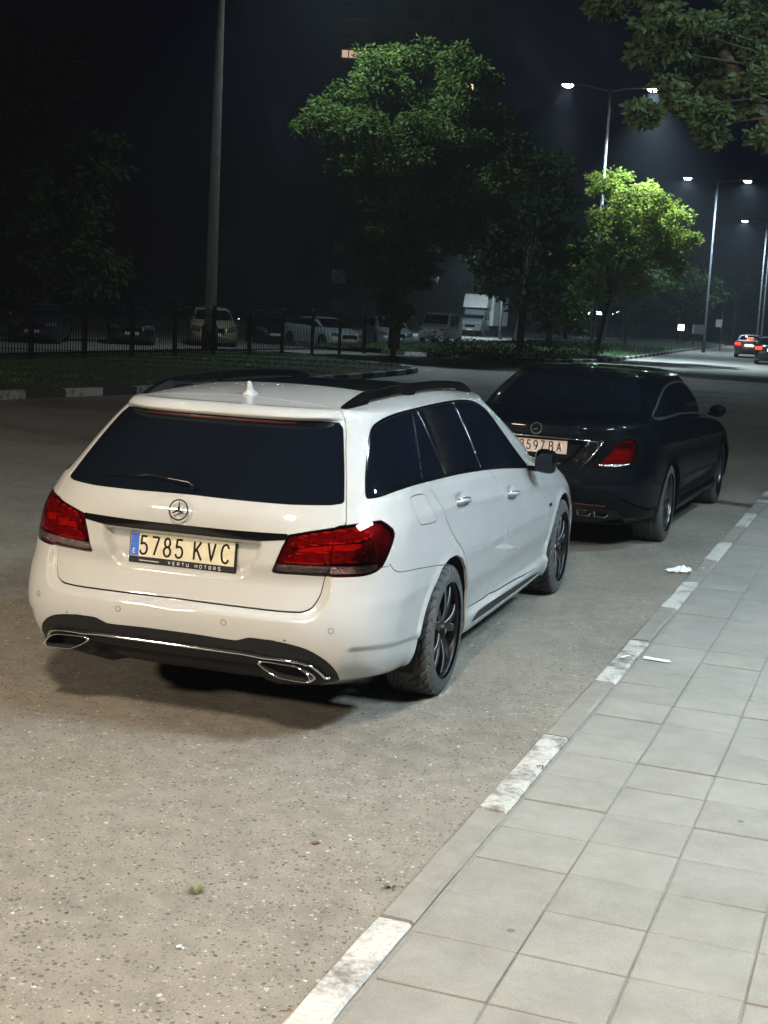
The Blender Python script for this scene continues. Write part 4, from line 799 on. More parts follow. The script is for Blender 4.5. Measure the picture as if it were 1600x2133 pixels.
    def pane(lo,hi):
        d=sd+.015
        if lo is not None: d=np.maximum(d,-lo+.008)
        if hi is not None: d=np.maximum(d,hi+.008)
        return cut(dl,d)[0]
    b1,b2,b3=[ -b if b[np.argmax(dl.sz[:,0])]<0 else b for b in (b1,b2,b3)]   # positive towards the front
    for nm,q in (('quarter_window',pane(None,b1)),('quarter_window',pane(b1,b2)),('door_window',pane(b2,b3)),('door_window',pane(b3,None))):
        if len(q.F): pair(nm,offset(largest(q),-.002),MT['tint_glass'],root,.004)
    pair('window_trim',offset(cut(dl,-(sd+.012))[0],.0015),MT['gloss_black'],root,.008)
    pair('window_trim',cut(dl,np.minimum(np.minimum(np.abs(b1),np.abs(b2)),np.abs(b3))-.012)[0],MT['gloss_black'],root,.006)
    for bb in (b2,b3):
        q=cut(dl,np.maximum(np.abs(bb+.004)-.0038,sd+.016))[0]; pair('pillar_trim',offset(q,.003),MT['dark_chrome'],root,.006)
    q=cut(dl,np.maximum(np.abs(b1)-.0025,sd+.016))[0]; pair('pillar_trim',offset(q,.003),MT['satin_black'],root,.006)
    # windscreen, panoramic roof, bonnet
    ws,M=zone(M,np.maximum(sd_poly(M.xz,[(-1,.985),(.66,.985),(.70,1.02),(.60,1.33),(.56,1.352),(-1,1.385)]),3.05-M.V[:,1]),.002)
    tm_obj('windscreen',both(ws),MT['tint_glass'],root,.01)
    pr,M=zone(M,np.where(M.V[:,2]>1.3,sd_poly(M.xy,catmull([(-1,1.366,1),(.2,1.36),(.36,1.342),(.43,1.345),(.455,1.37),(.46,1.5),(.46,2.6),(.44,2.70),(.38,2.74),(0,2.78),(-1,2.78,1)],4)),1),.002)
    tm_obj('panoramic_roof',both(offset(pr,.001)),MT['tint_glass'],root,.01)
    hd,M=zone(M,np.where(M.V[:,2]>.62,sd_poly(M.xy,catmull([(-1,3.93,1),(.4,3.93),(.70,3.80),(.775,3.85),(.775,4.2),(.72,4.55),(.60,4.70),(0,4.79),(-1,4.79,1)],4)),1),.002)
    tm_obj('bonnet',both(hd),wp,root)
    # doors, fuel flap, sill
    fl,M=zone(M,np.where(M.V[:,1]<1.6,sd_poly(M.sz,catmull(FUEL,4,True)),1),.0030)
    tm_obj('fuel_flap',fl,wp,root,.01); tm_obj('wing_panel',mirror(fl),wp,root,.01)
    flm=None
    dr,Mr=zone(M,sd_poly(M.sz,catmull(DOORR,4,True)),.0036); dfr,Mr=zone(Mr,sd_poly(Mr.sz,catmull(DOORF,4,True)),.0036)
    for sg in (1,-1):
        mm=(lambda q:q) if sg==1 else mirror
        for q,hs,hz in ((dr,2.355,.928),(dfr,3.445,.855)):
            dobj=tm_obj('door',mm(q),wp,root)
            i=np.argmin((q.sz[:,0]-hs)**2+(q.sz[:,1]-hz)**2); c,n=q.V[i],q.N[i]
            # strap handle over a shallow cup
            mb=MB(); L=.105; pts=[];rs=[]
            for t in np.linspace(-1,1,13):
                pts.append(c+np.array([.0,0,0])+n*(.040*(1-abs(t)**3.5)-.004)+np.array([0,t*L,-.012*t])); rs.append(.0155-.003*abs(t)**3)
            mb.tube(pts,rs,10,True,.75)
            if sg==-1: mb.V=[(-v[0],v[1],v[2]) for v in mb.V]; mb.F=[f[::-1] for f in mb.F]
            hnd=mb.build('door_handle',wp,dobj,True)
            mb=MB(); pts=[c+n*(.046*(1-abs(t)**3.5)-.002)+np.array([0,t*L*.93,-.012*t+.010]) for t in np.linspace(-1,1,13)]; mb.tube(pts,.0045,6)
            if sg==-1: mb.V=[(-v[0],v[1],v[2]) for v in mb.V]; mb.F=[f[::-1] for f in mb.F]
            mb.build('handle_strip',MT['chrome'],hnd,True)
    ins,Mr=zone(Mr,np.where(Mr.V[:,2]<.36,sd_poly(Mr.sz,catmull([(2.625,.262),(2.66,.286),(2.74,.304),(3.40,.292),(4.09,.272),(4.30,.256),(4.34,.243),(4.2,.231),(3.45,.234),(2.75,.244),(2.66,.247)],4,True)),1),.001)
    if len(ins.F): pair('sill_insert',offset(ins,-.006),MT['satin_black'],root,.004)
    tm_obj('body_shell',both(Mr),wp,root)
    # roof rails on feet
    for sg in (1,-1):
        mb=MB(); ysr=np.linspace(.66,2.92,60); zr=[]; 
        xs=pch([.6,.9,1.4,2.2,2.7,2.95],[.505,.515,.522,.522,.515,.505])(ysr)
        a=np.clip(np.abs(xs/w_gh(ysr))/.648,0,1); zz=w_roof(ysr)-(w_roof(ysr)-w_gtop(ysr))*(.42*a**2+.58*a**7)
        t=(ysr-.66)/(2.92-.66); lift=.052*np.clip(np.minimum(t,1-t)/.12,0,1)**.6
        foot=(t<.13)|(t>.87)|(np.abs(t-.42)<.03)
        V=[];F=[]
        for i in range(60):
            zt=zz[i]+lift[i]+.004; zb=zz[i]-.012 if foot[i] else zz[i]+lift[i]*.40
            w=.017
            V+=[(sg*(xs[i]-w),ysr[i],zb-.002),(sg*(xs[i]-w*.9),ysr[i],zt-.006),(sg*(xs[i]-w*.4),ysr[i],zt),(sg*(xs[i]+w*.5),ysr[i],zt-.002),(sg*(xs[i]+w),ysr[i],zt-.010),(sg*(xs[i]+w*1.1),ysr[i],zb-.006)]
        for i in range(59):
            for k in range(6): f=(i*6+k,i*6+(k+1)%6,(i+1)*6+(k+1)%6,(i+1)*6+k); F.append(f if sg==1 else f[::-1])
        F+=[tuple(range(6)),tuple(range(59*6+5,59*6-1,-1))]
        mb.add(V,F); mb.build('roof_rail',MT['gloss_black'],root)
    # shark fin aerial
    mb=MB(); V=[];F=[]; n=20
    prof=[(0,1.0,1.0,0),(.006,.98,.96,0),(.012,.80,.80,.0),(.020,.55,.52,-.002),(.030,.44,.38,-.006),(.046,.36,.30,-.012),(.058,.30,.24,-.017),(.066,.18,.15,-.02)]
    for h,ly,lx,sh in prof:
        for k in range(n):
            aa=2*math.pi*k/n; V.append((.036*lx*math.cos(aa),.775+sh+.062*ly*math.sin(aa),1.446+h))
    for i in range(len(prof)-1):
        for k in range(n): F.append((i*n+k,i*n+(k+1)%n,(i+1)*n+(k+1)%n,(i+1)*n+k))
    F.append(tuple((len(prof)-1)*n+k for k in range(n))); mb.add(V,F); mb.build('aerial',wp,root,True)
    # door mirrors
    for sg in (1,-1):
        mb=MB(); V=[];F=[]; n=20; st=[(-.5,.02),(-.46,.62),(-.36,.86),(-.2,.97),(0,1),(.2,.93),(.38,.72),(.5,.35),(.53,.02)]
        for u,sc_ in st:
            for k in range(n):
                aa=2*math.pi*k/n; e=2/3.2; cx=abs(math.cos(aa))**e*math.copysign(1,math.cos(aa)); cz=abs(math.sin(aa))**e*math.copysign(1,math.sin(aa))
                V.append((sg*(.965+.068*sc_*cx*(1 if cx>0 else 1.05)),3.16+.15*u,1.0+.076*sc_*cz-.004*cx))
        for i in range(len(st)-1):
            for k in range(n): f=(i*n+k,(i+1)*n+k,(i+1)*n+(k+1)%n,i*n+(k+1)%n); F.append(f[::-1] if sg==1 else f)
        F.append(tuple(range(n)) if sg==1 else tuple(range(n))[::-1]); mb.add(V,F); m=mb.build('door_mirror',MT['gloss_black'],root,True)
        mb=MB(); mb.box((sg*.885,3.19,.945),(.10,.06,.03),None,.9); mb.build('mirror_foot',MT['gloss_black'],m,bevel=.006)
        mb=MB(); mb.box((sg*.965,3.082,1.0),(.100,.004,.112)); mb.build('mirror_glass',MT['mirror_dark'],m,bevel=.0015)
        mb=MB(); mb.tube([(sg*(1.05),3.12,1.0),(sg*1.047,3.16,1.0),(sg*1.03,3.20,1.0),(sg*.99,3.235,1.0)],.008,6); mb.build('indicator',MT['lens_clear'],m,True)
    # chrome along the diffuser and exhaust trims
    def on_rear(s,z,out=0):
        d=(df.sz[:,0]-s)**2+(df.sz[:,1]-z)**2; i=np.argmin(d); return df.V[i]+df.N[i]*out
    def rear_y(x,z): 
        k=np.argsort((df.V[:,0]-x)**2+(df.V[:,2]-z)**2)[:4]; return float(df.V[k,1].mean())
    CH=catmull([(0,.393),(.25,.392),(.36,.391),(.43,.383),(.52,.381),(.58,.373),(.635,.360),(.668,.322),(.682,.299),(.700,.304)],5)
    pts=[(x,rear_y(x,z)-.010,z) for x,z in CH]; pts=[np.array(p) for p in pts]
    for _ in range(4): pts=[pts[0]]+[(pts[i-1]+2*pts[i]+pts[i+1])/4 for i in range(1,len(pts)-1)]+[pts[-1]]
    mb=MB(); mb.tube([p*[-1,1,1] for p in pts[::-1]]+pts[1:],.0085,8,True,.8); mb.build('chrome_strip',MT['chrome'],b,True)
    EX=catmull([(.406,.360),(.425,.341),(.494,.305),(.54,.298),(.626,.294),(.648,.298),(.652,.309),(.632,.337),(.591,.359),(.516,.366),(.425,.369)],4,True)
    for sg in (1,-1):
        c=EX.mean(0); n=len(EX); V=[];F=[]
        y0=[.030+.10*max(0,x-.4)**1.2 for x,_ in EX]
        for sc_,dy in ((1.0,.05),(1.0,0),(.955,-.010),(.84,-.006),(.80,.03),(.78,.10)):
            for (x,z),yy in zip(EX,y0): V.append((sg*(c[0]+(x-c[0])*(1-(1-sc_)*.75)),yy+dy,c[1]+(z-c[1])*sc_))
        for i in range(5):
            for k in range(n): f=(i*n+k,(i+1)*n+k,(i+1)*n+(k+1)%n,i*n+(k+1)%n); F.append(f if sg==1 else f[::-1])
        mb=MB(); mb.add(V,F); mb.mi=[0]*(3*n)+[1]*(2*n); ex=mb.build('exhaust_trim',[MT['chrome'],MT['matte_black']],b,True)
        mb=MB(); mb.add([V[5*n+k] for k in range(n)],[tuple(range(n)) if sg==-1 else tuple(range(n))[::-1]]); mb.build('exhaust_opening',MT['matte_black'],ex)
    # floor and diffuser underside
    mb=MB(); V=[];F=[]; pl=[(.60,.34),(.74,.6),(.70,.8),(.70,1.6),(.84,1.7),(.84,3.5),(.66,3.6),(.66,4.5),(.6,4.8)]
    for x,y in pl: V+=[(-x,y,.235),(x,y,.235)]
    for i in range(len(pl)-1): F.append((2*i,2*i+1,2*i+3,2*i+2))
    V+=[(-.48,.20,.285),(.48,.20,.285)]; k=len(V); F.append((k-2,k-1,1,0)); mb.add(V,F); mb.build('floor_pan',MT['matte_black'],root)
    for yc in (RO,RO+WB): arch_liner(root,yc-.02,RW+.01,.40)
    for yc in (RO,RO+WB):
        for sg in (1,-1): put_wheel(root,sg*.806,yc,RW,sg==1,0,1.1+yc+sg)
    # emblem, number plate
    st=star_badge('emblem',tgo,(0,.052,.978),.044,(0,-1,.22),MT['plate_black'])
    pc=np.array([0,.106,.789]); tilt=-.10
    P=empty('x'); bpy.data.objects.remove(P)
    mb=MB(); mb.box((0,0,-.006),(.518,.014,.134)); fr_=mb.build('plate_frame',MT['satin_black'],tgo,bevel=.005); fr_.location=pc; fr_.rotation_euler=(tilt,0,0)
    mb=MB(); mb.box((.0,-.0085,.009),(.503,.003,.104)); mb.build('number_plate',MT['plate_white'],fr_)
    mb=MB(); mb.box((-.230,-.0095,.009),(.040,.003,.100)); mb.build('country_band',MT['plate_blue'],fr_)
    glyphs('E',-.236,-.030,.020,.004,.03,1.0,-.0115).build('lettering',MT['plate_white'],fr_)
    mb=MB()
    for k in range(12): a=k*math.pi/6; mb.box((-.230+.0115*math.cos(a),-.0112,.034+.0115*math.sin(a)),(.003,.001,.003))
    mb.build('star_ring',MT['brass'],fr_)
    g=glyphs('5785',-.202,-.031,.079,.0098,.0575,.78,-.0105); g.build('lettering',MT['plate_black'],fr_)
    g=glyphs('KVC',.060,-.031,.079,.0098,.0655,.80,-.0105); g.build('lettering',MT['plate_black'],fr_)
    glyphs('VERTU',-.062,-.0655,.0130,.0030,.0222,1.35,-.0085,2).build('lettering',MT['frame_print'],fr_); glyphs('MOTORS',.068,-.0655,.0130,.0030,.0222,1.35,-.0085,2).build('lettering',MT['frame_print'],fr_)
    mb=MB(); x=-.205
    for k in range(13): w=.004+.003*((k*7)%3)/2; mb.box((x+w/2,-.0075,-.060),(w,.001,.005)); x+=w+.0022
    mb.build('frame_print',MT['frame_print'],fr_)
    # wiper
    mb=MB(); pts=[]
    def gl_pt(x,z,o): i=np.argmin((gl.V[:,0]-abs(x))**2+(gl.V[:,2]-z)**2); return gl.V[i]*[math.copysign(1,x) if x else 1,1,1]+gl.N[i]*[math.copysign(1,x) if x else 1,1,1]*o
    bl=[gl_pt(x,1.062+.030*math.cos((x+.15)*4.2),.014) for x in np.linspace(-.42,.02,15)]
    wpr=MB(); wpr.tube(bl,.005,6,True,.6); 
    arm=[gl_pt(.045,1.060,.012)+np.array([0,-.004,0]),gl_pt(.02,1.078,.026),gl_pt(-.10,1.088,.026),gl_pt(-.22,1.090,.024)]
    wpr.tube([p for p in arm],[.014,.011,.007,.004],8,True,.6); wpr.build('wiper',MT['gloss_black'],tgo,True)
    # wing badge, side marker
    i=np.argmin((Mr.sz[:,0]-4.53)**2+(Mr.sz[:,1]-.668)**2); c=Mr.V[i]
    for sg in (1,-1): mb=MB(); mb.box((sg*(c[0]+.001),c[1],c[2]),(.006,.07,.022)); mb.build('wing_badge',MT['gloss_black'],root,bevel=.002)
    # head lights (face away from the street camera)
    for sg in (1,-1):
        mb=MB(); V=[];F=[]
        for j,(y,x0,x1,z0,z1) in enumerate(((4.80,.42,.50,.60,.70),(4.74,.52,.66,.60,.73),(4.62,.64,.78,.62,.75),(4.50,.74,.84,.66,.76))):
            V+=[(sg*x0,y+.06,z0),(sg*x1,y,z0),(sg*x1,y-.02,z1),(sg*x0,y+.03,z1)]
        for j in range(3):
            for k in range(4): f=(j*4+k,j*4+(k+1)%4,(j+1)*4+(k+1)%4,(j+1)*4+k); F.append(f)
        mb.add(V,F); mb.build('headlight',MT['clear_reflector'],root,True)
    return root
WAGON=build_wagon()
# ---- sedan body surface
s_sill=pch([0,.25,.6,.9,1.6,3.4,3.9,4.5,5.1],[.30,.29,.26,.24,.215,.21,.21,.21,.22])
s_belt=pch([0,.4,.8,1.4,2,3,3.6,4.2,4.7,5.1],[1.02,1.035,1.035,1.01,.985,.95,.93,.88,.80,.68])
s_gtop=pch([1.0,1.5,2.0,2.5,3.0,3.5],[1.35,1.38,1.39,1.39,1.375,1.34])
s_roof=pch([.5,.9,1.3,1.6,2.0,2.5,3.0,3.5],[1.16,1.31,1.41,1.44,1.458,1.455,1.448,1.41])
s_rear=pch([.2,.30,.38,.46,.55,.62,.72,.82,.92,1.0,1.04],[.14,.09,.04,.01,0,.01,.035,.045,.05,.055,.09])
s_tape=pch([0,.8,1.5,2.5,3.3,4.0,4.5,4.9,5.12],[.96,.99,1,1,1.005,1.015,1.015,.99,.96])
s_gh=pch([.3,.6,1.0,1.6,2.2,3.0,3.6],[.96,.975,1.005,1.015,1.005,.975,.955])
def sedan_grid(cr=60,cs=200,cf=30,rows=110):
    X=[];Y=[];Z=[]
    def row(W,zf,Yr,Yf,nr=3.0,Lr=.75,nf=3.2,Lf=.85,tap=s_tape):
        x,y=plan_loop(None,Yr,nr,Lr,Yf,nf,Lf,cr,cs,cf); xx=x*W*tap(y); X.append(xx);Y.append(y);Z.append(zf(xx,y))
    lo=lambda k:(lambda x,y:s_sill(y)+k*(s_belt(y)-s_sill(y)))
    for k,W in ((-.10,.72),(-.02,.86),(.02,.905),(.10,.928),(.22,.935),(.35,.941),(.48,.945),(.60,.945),(.70,.94),(.79,.931),(.87,.916),(.94,.889)):
        z0=.30+k*(1.02-.30); row(W,lo(k),float(s_rear(max(z0,.2)))+(.1 if k<-.05 else 0),float(pch([-.1,.1,.3,.6,.9,1],[4.98,5.07,5.116,5.10,5.03,4.98])(k)))
    row(.865,lambda x,y:s_belt(y)+.004+.035*sstep(4.1,4.7,y)+.02*sstep(.9,.2,y),.085,4.85,3.0,.75,3.0,1.0)
    row(.846,lambda x,y:s_belt(np.minimum(y,3.8))+.03+.03*sstep(3.7,4.2,y)+.03*sstep(.9,.4,y),.30,4.35,2.8,.75,2.6,.95,s_gh)
    row(.825,lambda x,y:s_belt(np.minimum(y,3.8))+.05+.03*sstep(3.7,4.2,y)+.035*sstep(1.1,.7,y),.62,4.22,2.6,.75,2.6,.95,s_gh)
    for k,W,yr,yf in ((.2,.800,.80,4.08),(.45,.782,.98,3.86),(.7,.742,1.16,3.62),(.9,.700,1.30,3.42),(1.0,.672,1.38,3.32)):
        row(W,(lambda k:lambda x,y:s_belt(np.minimum(y,3.8))+.05+k*(s_gtop(y)-s_belt(np.minimum(y,3.8))-.05)+ (1-k)*.035*sstep(1.1,.7,y))(k),yr,yf,2.9,.7,2.7,.8,s_gh)
    def roofz(x,y):
        a=np.clip(np.abs(x)/.672,0,1); return s_roof(y)-(s_roof(y)-s_gtop(y))*(.45*a**2+.55*a**6)
    for W,yr,yf in ((.645,1.42,3.26),(.59,1.47,3.15),(.46,1.58,3.0),(.28,1.75,2.75),(.1,1.9,2.5),(0,2.0,2.4)):
        row(W,roofz,yr,yf,2.5,.4,2.3,.5,s_gh)
    C=np.stack([np.array(X),np.array(Y),np.array(Z)],-1); n=len(C)
    w=np.array([.05,.05,.08,.1,.1,.1,.1,.09,.08,.08,.07,.06,.07,.1,.08,.09,.09,.09,.06,.05,.06,.1,.16,.16,.1])[:n-1]
    cum=np.concatenate([[0],np.cumsum(w)]); idx=np.interp(np.linspace(0,cum[-1],rows),cum,np.arange(n))
    G=bspline_rows(C,idx,4); G[:,0,0]=0; G[:,-1,0]=0; G[-1,:,0]=0
    return G
# ------------------------------------------------------------------ dark saloon
S_RO,S_WB,S_RW=1.15,3.035,.345
S_ARCH=[(-.47,-.345),(-.455,-.03),(-.43,.06),(-.37,.17),(-.27,.27),(-.15,.335),(0,.358),(.15,.338),(.27,.275),(.36,.18),(.41,.06),(.425,-.03),(.43,-.345)]
def sedan_body(root,G,paint,full=True):
    M=grid_tm(G)
    for yc in (S_RO,S_RO+S_WB):
        d=np.where(M.V[:,0]>.5,sd_poly(M.yz,np.array(S_ARCH)+[yc,S_RW]),1); M=cut(M,d)[1]
    return M
SDLO=[(1.70,1.076),(1.78,1.064),(2.36,1.062),(2.9,1.055),(3.45,1.03),(3.9,1.01),(4.45,.97),(4.58,.965,1),(4.3,1.06),(3.98,1.20),(3.72,1.285),(3.45,1.335),(3.1,1.352),(2.75,1.35),(2.42,1.325),(2.15,1.25),(1.93,1.165)]
def sedan_cuts(root,M,paint,trim,detail=True):
    sd=lambda q:np.where(q.V[:,1]>.7,sd_poly(q.sz,catmull(SDLO,4,True)),1)
    dl,M=zone(M,sd(M),.001); e=sd(dl); b=side_of(dl.sz,[(3.28,1.0),(3.18,1.4)]); b=-b if b[np.argmax(dl.sz[:,0])]<0 else b
    pair('door_window',offset(cut(dl,np.maximum(e+.022,-b+.03))[0],-.003),MT['tint_glass'],root,.004); pair('door_window',offset(cut(dl,np.maximum(e+.022,b+.03))[0],-.003),MT['tint_glass'],root,.004)
    pair('window_trim',offset(cut(dl,-(e+.017))[0],.002),trim,root,.006); pair('pillar_trim',cut(dl,np.maximum(np.abs(b)-.034,e+.018))[0],MT['gloss_black'],root,.006)
    rg,M=zone(M,np.maximum(sd_poly(M.xz,[(-1,1.115),(.64,1.118),(.67,1.135),(.545,1.345),(.50,1.372),(-1,1.395)]),M.V[:,1]-1.62),.002); tm_obj('back_window',both(offset(rg,-.002)),MT['tint_glass'],root,.006)
    ws,M=zone(M,np.maximum(sd_poly(M.xz,[(-1,.99),(.66,.99),(.70,1.02),(.60,1.31),(.56,1.34),(-1,1.385)]),3.1-M.V[:,1]),.002); tm_obj('windscreen',both(ws),MT['tint_glass'],root,.006)
    return M
def build_sedan():
    root=empty('saloon_car',(.317,5.794,0),-math.radians(3.2)); tag(root,'dark blue-black saloon with a pale pink number plate parked ahead of the white wagon','car')
    G=sedan_grid(70,220,34,130); X,Y,Z=G[...,0].copy(),G[...,1].copy(),G[...,2].copy()
    side=sstep(.78,.9,X); zc=pch([.5,1.5,3,4.5],[.90,.86,.82,.78])(Y); X+=side*sstep(.4,1.2,Y)*(1-sstep(4.2,4.7,Y))*(.007*np.exp(-((Z-zc)/.022)**2)-.008*np.exp(-((Z-zc+.09)/.06)**2))
    X+=side*sstep(1.6,1.8,Y)*(1-sstep(3.6,3.9,Y))*(-.02*sstep(.52,.40,Z)+.035*sstep(.33,.28,Z))
    for yc in (S_RO,S_RO+S_WB):
        d=sd_poly(np.stack([Y.ravel(),Z.ravel()],-1),np.array(S_ARCH)+[yc,S_RW]).reshape(X.shape); X+=side*.012*np.exp(-(np.maximum(d,0)/.03)**2)
    S=np.stack([X+Y,Z],-1).reshape(-1,2)
    d=sd_poly(S,[(-1,.72),(.30,.72),(.36,.75),(.50,.90),(.50,.912),(-1,.912)]).reshape(X.shape); Y+=.035*sstep(0,-.03,d)*(Y<.6)
    Y+=.02*sstep(.70,.64,Z)*sstep(.56,.60,Z)*(Y<.4)*0
    G=np.stack([X,Y,Z],-1); G[:,0,0]=0; G[:,-1,0]=0; G[-1,:,0]=0
    inner_shell(root,G,.035,[(S_RO,S_RW),(S_RO+S_WB,S_RW)],.41,1.36)
    M=sedan_body(root,G,MT['black_paint']); bp_=MT['black_paint']
    TAIL=[(.575,.712),(.66,.765),(.722,.815),(.79,.88),(.845,.918),(.93,.938),(1.01,.942),(1.06,.92),(1.075,.87),(1.06,.80),(1.025,.762),(.95,.732),(.80,.716)]
    tl,M=zone(M,np.where(M.V[:,1]<1,sd_poly(M.sz,catmull(TAIL,4,True)),1),.0015)
    M=sedan_cuts(root,M,bp_,MT['satin_chrome'])
    ys=.60+.0*M.V[:,0]; BT=[(-1,.655),(.40,.655),(.455,.665),(.50,.70),(.60,.80),(.70,.93),(.76,1.0),(.86,1.06),(1.30,1.09),(1.34,1.2),(-1,1.2)]
    TRI=[(.50,.905),(.655,.919),(.60,.84),(.47,.715),(.44,.69),(.455,.75),(.485,.84)]; tri,M=zone(M,np.where(M.V[:,1]<.5,sd_poly(M.sz,np.array(TRI)),1),.001); pair('tail_light',offset(tri,-.004),MT['chrome'],root,.006); pair('lens',offset(tri,.001),MT['lens_clear'],root,.004)
    bl,M=zone(M,np.maximum(sd_poly(M.sz,catmull(BT[:-2],3).tolist()+[(1.34,1.2),(-1,1.2)]),M.V[:,1]-.64),.0025); bt=tm_obj('boot_lid',both(bl),bp_,root)
    d=side_of(M.sz,[(1.0,.72),(1.2,.66),(1.5,.645),(2.2,.62)]); d=np.where(M.sz[:,0]<1.0,M.V[:,2]-.70,-d); d=np.where(M.V[:,1]>1.3,1,d)
    b0,M=zone(M,d,.002)
    df,b0=zone(b0,sd_poly(b0.sz,[(-1,.415),(.42,.415),(.50,.40),(.86,.35),(.98,.29),(.98,-1),(-1,-1)]),.001); b=tm_obj('bumper',both(b0),bp_,root); tm_obj('diffuser',both(offset(df,-.006)),MT['satin_black'],b,.02)
    for dz in ([(1.95,1.2),(2.05,1.0),(2.13,.88),(2.30,.75),(2.46,.64),(2.54,.5),(2.56,.36),(2.62,.33),(3.18,.315),(3.27,.42),(3.31,.6),(3.30,.85),(3.27,1.0),(3.25,1.2)],[(3.25,1.2),(3.27,1.0),(3.30,.85),(3.31,.6),(3.27,.42),(3.18,.315),(4.28,.30),(4.42,.40),(4.45,.6),(4.43,.8),(4.38,.93),(4.2,1.1)]):
        q,M=zone(M,np.where(M.V[:,1]>.9,sd_poly(M.sz,np.array(dz)),1),.0025)
        for sg in (1,-1):
            mm=(lambda k:k) if sg==1 else mirror; o=tm_obj('door',mm(q),bp_,root); ctr=q.sz[:,0].mean(); hs=q.sz[:,0].min()+.42 if dz[0][0]<2 else q.sz[:,0].min()+.17
            i=np.argmin((q.sz[:,0]-hs)**2+(q.sz[:,1]-.86)**2); c,n=q.V[i],q.N[i]; mb=MB(); pts=[(c+n*(.035*(1-abs(t)**3)-.004)+np.array([0,t*.11,0]))*[sg,1,1] for t in np.linspace(-1,1,9)]; mb.tube(pts,.014,8,True,.7); mb.build('door_handle',bp_,o,True)
    tm_obj('body_shell',both(M),bp_,root)
    for sg in (1,-1):
        mm=(lambda k:k) if sg==1 else mirror
        h=tm_obj('tail_light',mm(offset(tl,-.02)),MT['lamp_house'],root,.004); tm_obj('lens',mm(tl),MT['lens_red'],h,.018)
        for P,mt,nn in (([(.62,.745),(.72,.80),(.80,.855),(.98,.86),(1.02,.80),(.94,.755)],'red_reflector','reflector'),([(.80,.875),(.86,.905),(1.0,.915),(1.03,.875)],'red_dark','reflector')):
            q=cut(tl,sd_poly(tl.sz,np.array(P)))[0]; tm_obj(nn,mm(offset(q,-.009)),MT[mt],h,.006)
        q=cut(tl,sd_poly(tl.sz,np.array([(.585,.716),(.62,.728),(.94,.744),(1.0,.755),(.95,.733),(.80,.719)])))[0]
        if len(q.F): tm_obj('reversing_reflector',mm(offset(q,.001)),MT['clear_reflector'],h,.004)
        mb=MB(); mb.tube([(sg*.388,.040,.690),(sg*.45,.048,.76),(sg*.505,.062,.84),(sg*.555,.085,.916),(sg*.53,.072,.926)],[.004,.011,.013,.010,.004],6,True,.5); mb.build('chrome_strip',MT['chrome'],bt,True)
        mb=MB(); mb.box((sg*.48,.060,.395),(.26,.012,.016)); mb.build('rear_reflector',MT['red_dark'],b,bevel=.003,rot=None)
        for cx in (.43,.57):
            mb=MB(); L=[(cx-.062,.345),(cx+.055,.345),(cx+.062,.325),(cx+.04,.298),(cx-.05,.300)]; n=len(L); V=[];F=[]; cm=np.mean(L,0)
            for sc_,dy in ((1,.05),(1,0),(.84,-.004),(.78,.08)): V+=[(sg*(cm[0]+(x-cm[0])*sc_),.085+.12*max(0,x-.4)+dy,cm[1]+(z-cm[1])*sc_) for x,z in L]
            for i in range(3): F+=[((i*n+k),(i+1)*n+k,(i+1)*n+(k+1)%n,i*n+(k+1)%n)[::sg] for k in range(n)]
            mb.add(V,F+[tuple(3*n+k for k in range(n))]); mb.build('exhaust_trim',MT['chrome'],b)
        mb=MB(); V=[];F=[]; n=16
        for u,s_ in ((-.5,.3),(-.45,.8),(-.2,1),(.2,.95),(.45,.6),(.52,.1)):
            for k in range(n): a=2*math.pi*k/n; V.append((sg*(.955+.085*s_*math.cos(a)),3.50+.15*u,1.03+.064*s_*math.sin(a)))
        for i in range(5): F+=[((i*n+k),(i+1)*n+k,(i+1)*n+(k+1)%n,i*n+(k+1)%n)[::-sg] for k in range(n)]
        F.append(tuple(range(n))); mb.add(V,F); m=mb.build('door_mirror',bp_,root,True); mb=MB(); mb.box((sg*.90,3.52,.99),(.10,.05,.03)); mb.build('mirror_foot',bp_,m,bevel=.006)
    mb=MB(); mb.tube([(-.50,.052,.914),(-.3,.042,.920),(0,.038,.922),(.3,.042,.920),(.50,.052,.914)],.010,8,True,.6); mb.build('chrome_strip',MT['chrome'],bt,True)
    star_badge('emblem',bt,(0,.042,.985),.045,(0,-1,.25),MT['chrome'])
    mb=MB(); mb.box((0,0,0),(.52,.006,.112)); pf=mb.build('number_plate',MT['plate_pink'],bt,bevel=.002); pf.location=(0,.070,.845); pf.rotation_euler=(-.08,0,0)
    glyphs('3597',-.135,-.036,.072,.0095,.058,.78,-.004).build('lettering',MT['plate_black'],pf); glyphs('BA',.112,-.036,.072,.0095,.066,.80,-.004).build('lettering',MT['plate_black'],pf)
    mb=MB(); V=[];F=[]; pl=[(.7,.3),(.72,.7),(.72,1.6),(.86,1.8),(.86,3.6),(.68,3.8),(.62,4.9)]
    for x,y in pl: V+=[(-x,y,.23),(x,y,.23)]
    for i in range(len(pl)-1): F.append((2*i,2*i+1,2*i+3,2*i+2))
    mb.add(V,F); mb.build('floor_pan',MT['matte_black'],root)
    D=dict(WHEEL); D['tyre']=make_tyre2(.345,.255,.275); mb=MB(); mb.lathe([(.225,-.11),(.245,-.11),(.249,.06),(.249,.112),(.254,.121),(.259,.125),(.259,.115)],56,'x'); D['rim']=mb.data('rim',MT['rim_grey'],True); D['spoke']=make_spoke(True,.045,.242,9,.022,.016).data('spoke',[MT['rim_grey'],MT['rim_grey']],False)
    for yc in (S_RO,S_RO+S_WB): arch_liner(root,yc,S_RW+.01,.41)
    for yc in (S_RO,S_RO+S_WB):
        for sg in (1,-1): put_wheel(root,sg*.795,yc,S_RW,sg==1,0,.3*yc,7,D)
